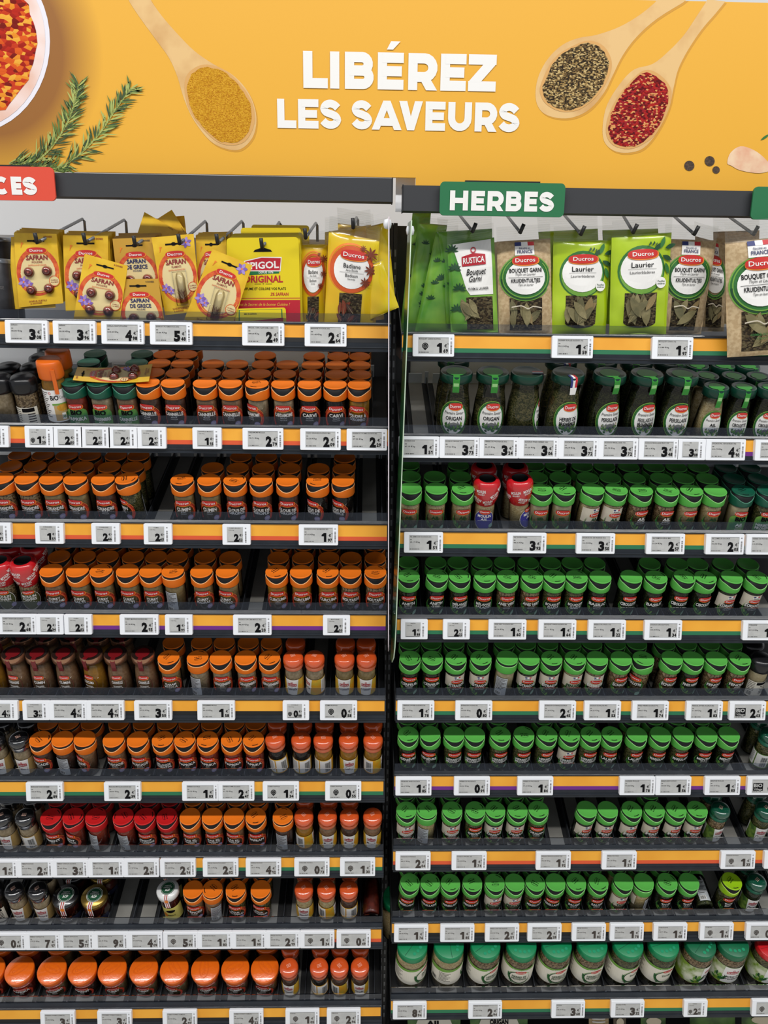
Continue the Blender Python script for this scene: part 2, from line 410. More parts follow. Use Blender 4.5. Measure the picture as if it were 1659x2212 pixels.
def lid_print(seed):
    def fn():
        rnd = random.Random(seed); a = rnd.uniform(0, PI); c, s = math.cos(a), math.sin(a); mb = MB()
        def f(x, y, l): return (x*c-y*s, x*s+y*c, .1002)
        p = Print(f, mb)
        for yy in (.004, -.001): p.bars(-.008, .008, yy, yy+.0022, 7, INK, 1, seed=seed+int(yy*1000))
        p.ring(0, 0, .0185, .0185, .0016, INK, 1, 215, 255, 8); p.ring(.0, .0065, .0080, .0030, .0006, INK, 1)
        return mb.mesh('lid_print')
    return cached(('lp', seed), fn)
def lettering(key, fn0):
    return cached(('let',)+key, lambda: fn0().mb.mesh('lettering'))
SMALL = 'MOULUE MOULU GRAINES FEUILLES BAIES DOUX SEMOULE LAMELLES MOULUES'.split()+['DE FRANCE', 'EN POUDRE']
def name_print(lines, R, ys, h, width, m, off=.03, prof=None, layer=8, shear=0):
    def fn():
        p = Print(wrap_prof(prof) if prof else wrap(R))
        small = len(lines) > 1 and lines[1] in SMALL; hh = h*1.18 if small else h
        for i, l in enumerate(lines):
            if small and i: p.text(l, 0, ys-.0042, .0026, m, len(l)*.0019, .015, layer); p.text(l, 0, ys-.0082, .0022, m, len(l)*.0022, .0, layer)
            else: p.text(l, 0, ys-i*h*1.22, hh, m, min(width, len(l)*hh*.76), off, layer, shear=shear)
        return p
    return lettering((tuple(lines), R, ys, h, width, m.name, off), fn)
# ---------------------------------------------------------------- shelf geometry
ALPHA = math.radians(19)
YF = {8: -.025, 9: -.03}   # the base shelf stands further out
CA, SA = math.cos(ALPHA), math.sin(ALPHA)
TAGZ = {'L': [1.9826, 1.7902, 1.6020, 1.4137, 1.2249, 1.0362, .8484, .6605, .4723, .28],
        'R': [1.9666, 1.7769, 1.5879, 1.4055, 1.2251, 1.0480, .8628, .6751, .4890, .30]}
XR = {'L': (-.93, .0455), 'R': (.066, 1.08)}
STR = {'L': 'nrrpngrrnn'.replace('', '')[:], 'R': 'gpggg pr'.replace(' ', '')}
STR = {'L': ['n', 'r', 'r', 'p', 'n', 'g', 'g', 'r', 'n', 'n'], 'R': ['g', 'p', 'g', 'g', 'g', 'p', 'r', 'n', 'g', 'g']}
ORD = ['top', 'second', 'third', 'fourth', 'fifth', 'sixth', 'seventh', 'eighth', 'ninth', 'tenth']
NTH = ['first', 'second', 'third', 'fourth', 'fifth', 'sixth', 'seventh', 'eighth', 'ninth', 'tenth', 'eleventh', 'twelfth',
       'thirteenth', 'fourteenth', 'fifteenth', 'sixteenth', 'seventeenth', 'eighteenth']
BAY = {'L': 'left bay', 'R': 'right bay'}
def tray(bay, row, s):            # point of the sloping tray floor at distance s behind the lip
    z = TAGZ[bay][row]-.0146; q = s-.0225
    return .0626+q*CA+YF.get(row, 0), z+q*SA
TILT = Matrix.Rotation(ALPHA, 4, 'X')
# kind: (radius, height, body, thing name)
KIND = {'o': (.0232, .1), 'r': (.0232, .1), 'g': (.0232, .1), 'b': (.0232, .1), 'l': (.0232, .1),
        'u': (.0225, .106), 'k': (.0225, .108), 'v': (.0225, .107), 'G': (.0258, .1095), 'H': (.0333, .139), 'h': (.0262, .1165),
        'm': (.0265, .122), 'B': (.0325, .078), 'W': (.0365, .142), 'V': (.0365, .140), 'D': (.0365, .128), 'P': (.0300, .068),
        'Q': (.0300, .067), 'w': (.0245, .099), 't': (.0235, .1435), 'z': (.0250, .111), 'q': (.0245, .104)}
SCL = {'u': (1, 1.128), 'k': (1, 1.15), 'v': (1, 1.138), 'G': (1.06, 1.327), 'H': (1.1, 1.315), 'h': (1.16, 1.484), 'm': (1, .97), 'W': (1.12, 1.183), 'V': (1.12, 1.167), 'D': (1.12, 1.067),
       'P': (1.11, 1.22), 'Q': (1.11, 1.20), 'w': (1.03, 1.248), 't': (1, 1.216), 'z': (1.05, 1.133), 'q': (1.02, 1.06)}
def scl(k): a, b = SCL.get(k, (1, 1)); return Matrix.Diagonal((a, a, b, 1))
CAPW = {'o': 'orange-capped', 'r': 'red-capped', 'g': 'green-capped', 'b': 'dark-green-capped', 'l': 'lime-capped', 'u': 'glossy orange-capped',
        'k': 'chrome-capped', 'v': 'glossy dark-green-capped', 'G': 'gold-lidded', 'H': 'large green-lidded', 'h': 'small green-lidded',
        'm': 'red-sleeved grinder', 'B': 'wide orange-lidded', 'W': 'wide green-lidded', 'V': 'wide dark-green-lidded', 'D': 'wide red-lidded',
        'P': 'black-lidded', 'Q': 'gold-lidded squat', 'w': 'white-lidded', 't': 'tall orange-capped', 'z': 'black-capped', 'q': 'black-capped'}
CONTW = {'brown': 'brown powder', 'tan': 'pale powder', 'olive': 'olive-brown powder', 'dark': 'dark powder', 'black': 'black seeds',
         'yellow': 'yellow powder', 'red': 'red powder', 'seed': 'whole seeds', 'herb': 'dried herb', 'dherb': 'dark dried herb',
         'garlic': 'garlic granules', 'cream': 'pale garlic powder', 'empty': 'dark contents', 'paste': 'dark paste'}
def build_jar(root, kind, c, lines, opt, front, seed):
    P = lambda n, me: obj(n, me, root)
    if kind in 'orgbl':
        P('glass_body', glass('std')); P('spice_contents', contents('std', c, .98 if c in ('red', 'dark') else .93))
        P('cap', flip_cap(kind)); P('lid_flap', flap(kind)); P('cap_insert', insert())
        if not front: return
        dark = c in ('black', 'dark', 'dherb', 'empty', 'brown', 'olive')
        if kind in 'or': lb = P('label', lab_o(c in ('black', 'dark', 'red')))
        elif kind == 'b': lb = P('label', lab_bio())
        else: lb = P('label', lab_g('F' in opt, c in ('dherb', 'empty', 'herb')))
        P('back_label', lab_back())
        if lines:
            y0 = .0392 if kind in 'or' else (.027 if kind == 'b' else (.036 if 'F' in opt else .0392))
            h = .0072 if len(lines) == 1 else .0060
            tx = GL3 if c in ('cream', 'garlic') and kind == 'g' else TXW
            obj('lettering', name_print(lines, .0209, y0, h, .036, tx, .035), lb)
        if seed % 5 > 1 and kind != 'o' or (kind == 'o' and seed % 2): P('lid_print', lid_print(seed % 9))
    elif kind in 'ukv':
        P('glass_body', glass('rus')); P('spice_contents', contents('rus', c, .90))
        def fc():
            mb = MB(); mb.lathe([(.0180, .068), (.0196, .069), (.0203, .071), (.0204, .078)], DOME2[kind], 32); mb.lathe([(.0204, .078), (.0212, .0790), (.0214, .085), (.0203, .0905), (.017, .0932), (.010, .094), (0, .094)], DOME[kind], 32); return mb.mesh('cap')
        P('cap', cached('dome'+kind, fc))
        if not front: return
        lb = P('label', lab_rus(kind))
        def fl():
            p = Print(wrap(.0198)); p.text(lines[0], 0, .0225, .0062, mat('plum script', (60, 30, 70), .6) if kind != 'v' else INK, min(.020, len(lines[0])*.0042), .01, 6, shear=.3); return p
        if lines: obj('lettering', lettering(('rus', lines[0], kind), fl), lb)
        def ft():
            mb = MB(); p = Print(lambda x, y, l: (x*.8-y*.6, x*.6+y*.8, .0941-.00001)); p.mb = mb
            for i in range(3): p.bars(-.005, .005, -.003+.0028*i, -.0015+.0028*i, 6, mat('pale cap print', (235, 190, 170)), 1, seed=i)
            return mb.mesh('cap_print')
        P('cap_print', cached('capprint', ft))
    elif kind in 'GHh':
        bk = {'G': 'gol', 'H': 'her', 'h': 'hes'}[kind]; top = {'G': .077, 'H': .100, 'h': .073}[kind]; R = {'G': .0222, 'H': .0285, 'h': .0208}[kind]
        P('glass_body', glass(bk)); P('spice_contents', contents(bk, 'herb' if c == 'empty' else c, .55 if c == 'empty' else .8))
        lm = mat('bottle green lid', (14, 58, 44), .3, .4, coat=.15) if kind != 'G' else mat('gold lid rim', (176, 132, 104), .25, metal=.8)
        lt = lm if kind != 'G' else mat('dark bronze lid top', (40, 26, 22), .25, .6, coat=.5)
        def fc():
            mb = MB(); mb.lathe([(R-.0015, top-.006), (R, top-.0055), (R+.0002, top+.003), (R-.0010, top+.0055)], lm, 32)
            mb.lathe([(R-.0010, top+.0055), (R-.003, top+.006), (R-.005, top+.005), (0, top+.005)], lt, 32); return mb.mesh('lid')
        lid = P('lid', cached('lid'+kind, fc))
        sm = mat('dark red seal', (110, 16, 22), .35) if kind == 'G' else mat('bright green seal', (44, 140, 44), .4)
        def fs():
            mb = MB(); n = 24; r = R*.62
            mb.add([(r*math.cos(2*PI*i/n), r*math.sin(2*PI*i/n), top+.0054) for i in range(n)], [tuple(range(n))], sm)
            w_ = R*.2
            for a, b in (((-r*.9, top+.0056), (-R+.002, top+.0064)), ((-R+.002, top+.0064), (-R-.0005, top+.002)), ((-R-.0005, top+.002), (-R-.0005, top-.010)), ((-R-.0005, top-.010), (-R+.001, top-.018))):
                mb.add([(-w_, a[0], a[1]), (w_, a[0], a[1]), (w_, b[0], b[1]), (-w_, b[0], b[1])], [(0, 3, 2, 1)], sm)
            if kind != 'G':
                mb.add([(-w_*.8, -R-.0008, top-.003), (w_*.8, -R-.0008, top-.003), (w_*.8, -R-.0008, top-.008), (-w_*.8, -R-.0008, top-.008)], [(0, 3, 2, 1)], mat('pale green seal text', (150, 200, 130)))
            return mb.mesh('seal_strap')
        if 'F' not in opt: P('seal_strap', cached('seal'+kind, fs))
        elif kind == 'H':
            def ff():
                mb = MB(); w_ = .003
                for i, cc in enumerate(((40, 50, 120), (240, 240, 240), (200, 40, 50))):
                    x = -.006+.004*i; mm = mat('ribbon%d' % i, cc, .4)
                    for a, b in (((-R*.3, top+.0056), (-R+.002, top+.0066)), ((-R+.002, top+.0066), (-R-.0006, top+.002)), ((-R-.0006, top+.002), (-R-.0006, top-.008))):
                        mb.add([(x, a[0], a[1]), (x+.004, a[0], a[1]), (x+.004, b[0], b[1]), (x, b[0], b[1])], [(0, 3, 2, 1)], mm)
                mb.add([(-.006, -R-.0007, top-.008), (.006, -R-.0007, top-.008), (.005, -R-.0007, top-.019), (-.005, -R-.0007, top-.019)], [(0, 3, 2, 1)], TXW)
                return mb.mesh('seal_strap')
            P('seal_strap', cached('sealF', ff))
        if not front: return
        pr = rad(bk)
        def lab():
            p = Print(wrap_prof(pr))
            if kind == 'G':
                p.ring(0, .030, .0165, .0185, .0012, mat('thin brown ring', (96, 50, 40)), 2); p.logo(0, .0455, .019, .0075, 4)
            else:
                k = 1 if kind == 'H' else .74
                p.ell(0, .040*k, .0245*k, .0265*k, GL, 1); p.ell(0, .040*k, .0215*k, .0235*k, TXW, 2)
                p.ring(0, .040*k, .0262*k, .0285*k, .0012*k, GL2, 3, 60, 330)
                rnd = random.Random(3)
                for i in range(26):
                    t = rnd.uniform(-1, 1); p.leaf(t*.0155*k, (.0195+.006*t*t+rnd.uniform(0, .006))*k, .0055*k, .0035*k, rnd.uniform(0, 3.1), (GL, GL2, GL3, mat('clove cream', (222, 208, 180)))[i % (3 if c != 'garlic' and 'g' not in opt else 4)], 3)
                p.logo(.0015*k, .060*k, .0235*k, .0105*k, 5)
            return p.mb.mesh('label')
        lb = P('label', cached(('labH', kind, c == 'garlic', 'g' in opt), lab))
        def let():
            p = Print(wrap_prof(pr))
            if kind == 'G':
                for i, l in enumerate(lines): p.text(l, 0, (.0335 if i == 0 else .0275)-.003*max(0, i-1), .0052 if i == 0 else .0024, TXW, .021 if i == 0 else .016, .02, 6)
            else:
                k = 1 if kind == 'H' else .74
                if 'F' not in opt: p.text('Première Saveur', 0, .0475*k, .0050*k, INK, .034*k, 0, 6, shear=.3)
                for i, l in enumerate(lines): p.text(l, 0, (.0385-.0072*i)*k, .0060*k, INK, min(.031, len(l)*.0048)*k, .02, 6)
            return p
        if lines: obj('lettering', lettering(('H', kind, tuple(lines)), let), lb)
    elif kind == 'm':
        P('glass_body', glass('std')); P('spice_contents', contents('std', c, .93))
        red = mat('red sleeve film', (196, 26, 34), .25, .6, coat=.7)
        def fc():
            mb = MB(); mb.lathe([(.0185, .068), (.0205, .071), (.0250, .088), (.0268, .108), (.0263, .117), (.0235, .1235), (.0190, .1257), (.0165, .1250)], red, 32)
            return mb.mesh('grinder_sleeve')
        s = P('grinder_sleeve', cached('sleeve', fc))
        def fk():
            mb = MB(); mb.lathe([(.0185, .1251), (.0165, .119), (0, .117)], mat('grinder black', (12, 12, 13), .5), 28); return mb.mesh('grinder_top')
        P('grinder_top', cached('gtop', fk))
        def fl():
            pr = lambda z: (.0207+(z-.071)*.265 if z < .088 else .0252+(z-.088)*.09) if z < .108 else .0270-(z-.108)*.06
            p = Print(wrap_prof(pr))
            for i, (x, y, a) in enumerate(((-.012, .104, .15), (.018, .096, .5), (-.020, .083, -.3), (.004, .080, .2), (.034, .11, .4), (-.036, .100, .2), (.050, .085, .3), (-.055, .088, .1))):
                p.text('MOULIN', x, y, .0070, TXW, .019, .03, 5, rot=a); p.text('RÉGLABLE', x+.004*math.sin(a), y-.0052, .0036, TXW, .014, .02, 5, rot=a)
            return p
        obj('lettering', lettering(('moulin',), fl), s)
        if front:
            bl = 'B' in opt
            def lab():
                p = Print(wrap(.0209)); p.ell(0, .036, .020, .023, mat('violet blue label', (64, 62, 150), .5) if bl else mat('olive label', (74, 78, 44), .5), 1)
                p.ring(0, .036, .0215, .0245, .0008, TXW, 2); p.logo(0, .0565, .022, .0095, 4); p.ell(.0155, .022, .005, .005, BADGE if not bl else mat('mint badge', (150, 190, 180)), 4)
                return p.mb.mesh('label')
            lb = P('label', cached(('labm', bl), lab))
            obj('lettering', name_print(lines, .0209, .0435, .0062, .027, TXW, .03), lb)
    elif kind == 'B':
        P('glass_body', glass('bigo')); P('spice_contents', contents('bigo', c, .97))
        fm = mat('film-wrapped orange lid', (236, 106, 20), .25, .6, coat=.8, bump=(160, .25))
        def fc():
            mb = MB(); mb.lathe([(.0285, .058), (.0305, .0595), (.0318, .064), (.0324, .073), (.0319, .0765), (.0306, .0778), (0, .078)], fm, 40); return mb.mesh('lid')
        P('lid', cached('bigolid', fc))
        def fe():
            mb = MB(); p = Print(lambda x, y, l: (x*1.1, y*1.1, .078+.0002*l), mb)
            e = mat('embossed orange', (214, 92, 14), .35)
            p.ring(0, .002, .019, .0085, .0006, e, 1); p.ring(0, .002, .0205, .0100, .0005, e, 1); p.text('Ducros', 0, -.001, .0065, e, .026, 0, 1)
            return mb.mesh('lid_emboss')
        e = P('lid_emboss', cached('emb', fe)); 
        if seed is not None: e.rotation_euler = (0, 0, (seed*1.1) % 2.2-.6)
        if not front: return
        def lab():
            p = Print(wrap(.0276)); p.rect(-.080, .047, .080, .0565, mat('orange-red neck band', (190, 60, 30), .4, coat=.4), 1, 30)
            p.ring(0, .022, .0245, .0210, .0045, SW, 2, -30, 210); p.logo(0, .0415, .027, .0085, 4)
            p.text('FORMAT FAMILIAL', 0, .0500, .0034, TXW, .045, .01, 4)
            return p.mb.mesh('label')
        lb = P('label', cached('labB', lab)); P('back_label', lab_back()).scale = (1.325, 1.325, .9)
        obj('lettering', name_print(lines, .0276, .0300, .0062, .036, TXW, .03), lb)
    elif kind in 'WVD':
        P('glass_body', glass('bigg')); P('spice_contents', contents('bigg', c, .97))
        cm = {'W': mat('emerald lid', (8, 128, 78), .35, .4, coat=.1), 'V': mat('deep green lid', (14, 100, 64), .35, .4, coat=.1), 'D': mat('wide red lid', (200, 22, 30), .3, .5, coat=.4)}[kind]
        def fc():
            mb = MB(); mb.lathe([(.0290, .103), (.0305, .1035), (.0308, .106), (.0306, .116), (.0298, .119), (.0285, .1198), (0, .12)], cm, 40); return mb.mesh('lid')
        P('lid', cached('bigglid'+kind, fc))
        def fh():
            mb = MB(); p = Print(lambda x, y, l: (x, y, .12+.0003*l), mb); hm = mat('shaker hole green', (30, 148, 104) if kind != 'D' else (214, 40, 44), .4)
            for i in range(4): p.ell((-.0135+.009*i), -.014-.003*math.cos((i-1.5)*.9), .0032, .0032, hm, 1, 8)
            p.rect(-.028, -.002, .028, -.0012, mat('flap seam '+kind, (6, 80, 52) if kind != 'D' else (130, 10, 16)), 1, 2)
            return mb.mesh('shaker_flap')
        P('shaker_flap', cached('holes'+kind, fh))
        if not front: return
        def lab():
            p = Print(wrap(.0325))
            if kind == 'W':
                p.rect(-.098, .030, .098, .082, PAPER, 1, 44); p.grid([-.098+.196*i/40 for i in range(41)], lambda x: .078-1.0*x*x, lambda x: .084, GL2, 2)
                p.ring(0, .052, .022, .0195, .0028, GL3, 3, 60, 380, taper=True); p.ring(0, .052, .024, .0215, .0010, GL2, 3, 30, 330)
                for i in range(7): p.leaf(-.020+.0008*i*i*.3, .056-.0035*i, .007, .0035, 2.4+.15*i, (GL, GL3)[i % 2], 4)
                p.logo(.002, .071, .0215, .0075, 5); p.text('FORMAT FAMILIAL', .002, .0775, .0036, TXW, .034, .015, 5)
                f = wrap(.0325); q = Print(lambda x, y, l: f(x-.062, y, l), p.mb)
                for i in range(7): q.rect(-.012, .068-.0045*i, .012-.004*(i % 3), .0695-.0045*i, INK2, 3, 4)
                q.bars(-.030, -.018, .036, .046, 10, INK, 3)
            else:
                p.rect(-.098, .028, .098, .084, mat('herb photo label', (120, 150, 40), .5, noise=((220, 222, 200), 30, .45, .62)), 1, 44)
                p.rect(-.019, .030, .019, .083, TXW, 2, 10)
                for i in range(22):
                    rnd = random.Random(i); p.leaf(rnd.choice((-1, 1))*rnd.uniform(.018, .036), rnd.uniform(.03, .05), .012, .004, rnd.uniform(.3, 2.8), (GL, GL2, GL3)[i % 3], 3)
                p.plate(0, .066, .026, .0095, 4)
            return p.mb.mesh('label')
        lb = P('label', cached('labW'+('W' if kind == 'W' else 'V'), lab))
        obj('lettering', name_print(lines, .0325, .053 if kind == 'W' else .050, .0062, .030, GL3 if kind == 'W' else INK, .02), lb)
    elif kind in 'PQw':
        bk = 'pas' if kind in 'PQ' else 'std'; top = .05 if kind in 'PQ' else .0735; R = .0262 if kind in 'PQ' else .0240
        P('glass_body', glass(bk)); P('spice_contents', contents(bk, c, .95))
        lm = {'P': mat('black tin lid', (20, 20, 22), .25, .6, coat=.5), 'Q': mat('gold tin lid', (150, 124, 60), .25, metal=.8), 'w': mat('white tin lid', (222, 222, 220), .3, coat=.4)}[kind]
        def fc():
            mb = MB(); mb.lathe([(R-.001, top-.007), (R, top-.006), (R+.0002, top+.003), (R-.002, top+.0055), (0, top+.0058)], lm, 36); return mb.mesh('lid')
        P('lid', cached('plid'+kind, fc))
        def fs():
            mb = MB(); f = lambda x, y, l: (x, y, top+.0058+.0001*l); p = Print(f, mb); g = mat('seal deep green', (14, 72, 44), .5)
            p.ell(.001, .001, .0155, .0155, g, 1, 16); p.ring(.001, .001, .0160, .0160, .0006, TXW, 2); p.ring(.001, .001, .0138, .0138, .0004, TXW, 2)
            p.text('AOP', .001, -.006, .0055, TXW, .011, .02, 3); p.text('PIMENT', .001, .005, .0026, TXW, .014, .01, 3); p.text("D'ESPELETTE", .001, .001, .0026, TXW, .018, .01, 3)
            w_ = .004
            for x, mm in ((-.0055, TXW), (-.0035, mat('seal red line', (170, 40, 40))), (-.0015, TXW), (.0005, mat('seal red line', (170, 40, 40))), (.0025, TXW)):
                for a, b in (((-.0150, top+.0060), (-R+.001, top+.0060)), ((-R+.001, top+.0060), (-R-.0006, top+.002)), ((-R-.0006, top+.002), (-R-.0008, top-.022))):
                    mb.add([(x, a[0], a[1]), (x+.002, a[0], a[1]), (x+.002, b[0], b[1]), (x, b[0], b[1])], [(0, 3, 2, 1)], mm)
            p2 = Print(lambda x, y, l: (x, -R-.0012, y), mb); p2.ell(-.0005, top-.002, .0042, .0042, LOGO_O, 1, 10)
            return mb.mesh('seal_sticker')
        P('seal_sticker', cached('stk'+kind, fs))
        def lab():
            p = Print(wrap(.0270 if kind in 'PQ' else .0209))
            if kind == 'w':
                p.rect(-.030, .008, .030, .044, mat('pale yellow label', (214, 204, 110), .5), 1, 20); p.ell(0, .034, .010, .004, INK, 3); p.text('PIMENT', 0, .020, .004, INK, .018, .01, 3, shear=.2); p.ell(-.014, .022, .005, .006, LOGO_O, 3)
            else: p.rect(-.034, .006, .034, .020, mat('navy label', (26, 30, 56), .5), 1, 20); p.text('PIMENT', 0, .010, .005, TXW, .025, .01, 3)
            return p.mb.mesh('label')
        P('label', cached('plab'+('w' if kind == 'w' else 'P'), lab))
    elif kind == 't':
        P('glass_body', glass('bot2') if 0 else glass('std')).scale = (1.08, 1.08, 1.22)
        P('spice_contents', contents('std', c, .97)).scale = (1.08, 1.08, 1.22)
        om = mat('bio orange cap', (224, 104, 24), .35, .5)
        def fc():
            mb = MB(); mb.lathe([(.021, .089), (.0225, .090), (.0232, .093), (.0232, .112), (.0222, .1165), (.020, .118), (0, .118)], om, 32)
            mb.box((.0065, -.0246, .068), (.0135, -.0222, .108), om); return mb.mesh('cap')
        P('cap', cached('biocap', fc))
        if not front: return
        def lab():
            p = Print(wrap(.0226)); p.rect(-.060, .020, .060, .074, TXW, 1, 30); p.text('BiO', .002, .0575, .0080, INK, .015, .03, 3); p.text('Curcuma', .020, .059, .0052, INK2, .018, 0, 3)
            p.rect(-.002, .022, .030, .048, mat('food photo', (196, 164, 110), .5), 2, 10); p.ell(.014, .044, .011, .0060, C['yellow'], 3); p.rect(-.004, .0485, .030, .0515, GL2, 3, 8)
            p.rect(.010, .024, .017, .035, TXW, 3, 3); p.text('AB', .0135, .0265, .0055, GL, .006, .04, 4); p.rect(.018, .024, .028, .035, GL, 3, 3)
            for i in range(13): p.rect(-.028, .069-.0034*i, -.009-.003*(i % 3), .0703-.0034*i, INK2, 2, 5)
            p.ring(-.005, .0690, .0022, .0022, .0008, LOGO_R, 3)
            return p.mb.mesh('label')
        P('label', cached('labt', lab))
    elif kind in 'zq':
        P('glass_body', glass('std')); P('spice_contents', contents('std', c, .93))
        def fc():
            mb = MB(); mb.lathe([(.0205, .069), (.0228, .070), (.0238, .074), (.0240, .088), (.0225, .0935), (.016, .097), (0, .098)], CAPS['k'], 32); return mb.mesh('cap')
        P('cap', cached('zcap', fc))
        if not front: return
        def lab():
            p = Print(wrap(.0209)); p.rect(-.024, .006, .022, .046, PAPER, 1, 16); p.rect(-.006, .038, .016, .045, INK, 2, 6)
            for i in range(6): p.rect(-.022, .042-.004*i, -.009, .0432-.004*i, INK2, 2, 4)
            for i in range(5): p.rect(.003, .033-.0045*i, .016, .0352-.0045*i, INK2, 2, 4)
            p.bars(-.020, -.010, .009, .019, 9, INK, 2); return p.mb.mesh('label')
        P('label', cached('labz', lab))
NAMES = {'g': 'herb_jar', 'l': 'herb_jar', 'v': 'herb_jar', 'm': 'grinder_jar', 'P': 'paste_jar', 'Q': 'paste_jar', 'w': 'paste_jar', 'H': 'herb_jar', 'h': 'herb_jar', 'B': 'catering_jar', 'W': 'catering_jar', 'V': 'catering_jar', 'D': 'catering_jar'}
LANES = {}
def put(bay, row, idx, xp, kind, c, lines, depth, twist, opt, lean=0):
    R, H = KIND[kind]; s = R; grp = 'jars on the %s shelf of the %s' % (ORD[row], BAY[bay])
    X = None; step = 2*R+.0006; rnd = random.Random(row*100+idx+(50 if bay == 'L' else 0))
    nm = NAMES.get(kind, 'spice_jar'); over = px(Vector((0, -.008, TAGZ[bay][row-1]-.0495)))[1]-6; proto = None
    for d in range(depth):
        Y, Z = tray(bay, row, s)
        if X is None:
            X = x_for(xp, Y-H*SA, Z+H*CA)
            LANES.setdefault((bay, row), []).append(X)
        lf = px(Vector((X, Y-H*SA-R*CA, Z+H*CA-R*SA)))
        if d and lf[1] < over: break
        jit = 0 if d == 0 else rnd.uniform(-.0012, .0012)
        ln = lean if d == 0 else 0
        tw = (twist+rnd.uniform(-6, 6)) if d == 0 else rnd.uniform(-25, 25)
        M = Matrix.Translation((X+jit-H*math.tan(math.radians(ln)), Y, Z+.0009+R*abs(math.sin(math.radians(ln))))) @ TILT @ Matrix.Rotation(math.radians(ln), 4, 'Y') @ Matrix.Rotation(math.radians(tw), 4, 'Z') @ scl(kind)
        mark = (' marked '+(' '.join(lines) if sum(len(q.split()) for q in lines) < 3 else lines[0])) if lines and abs(twist) < 100 else ' turned backwards'
        if d == 0: lb = '%s %s%s, %s from left, front of %s shelf, %s' % (CAPW[kind], 'jar', mark, NTH[idx], ORD[row], BAY[bay])
        else: lb = '%s jar %s behind the front jar %s from left, %s shelf, %s' % (CAPW[kind], NTH[d-1] if d > 1 else 'directly', NTH[idx], ORD[row], BAY[bay])
        root = empty(nm, M, lb, 'jar', grp)
        if d < 2: 
            build_jar(root, kind, c, lines, opt, d == 0, rnd.randrange(100)); 
            if d == 1: proto = root
        else:
            for ch in list(proto.children):
                c2 = ch.copy(); COL.objects.link(c2); c2.parent = root
                for g in ch.children: g2 = g.copy(); COL.objects.link(g2); g2.parent = c2
        s += step
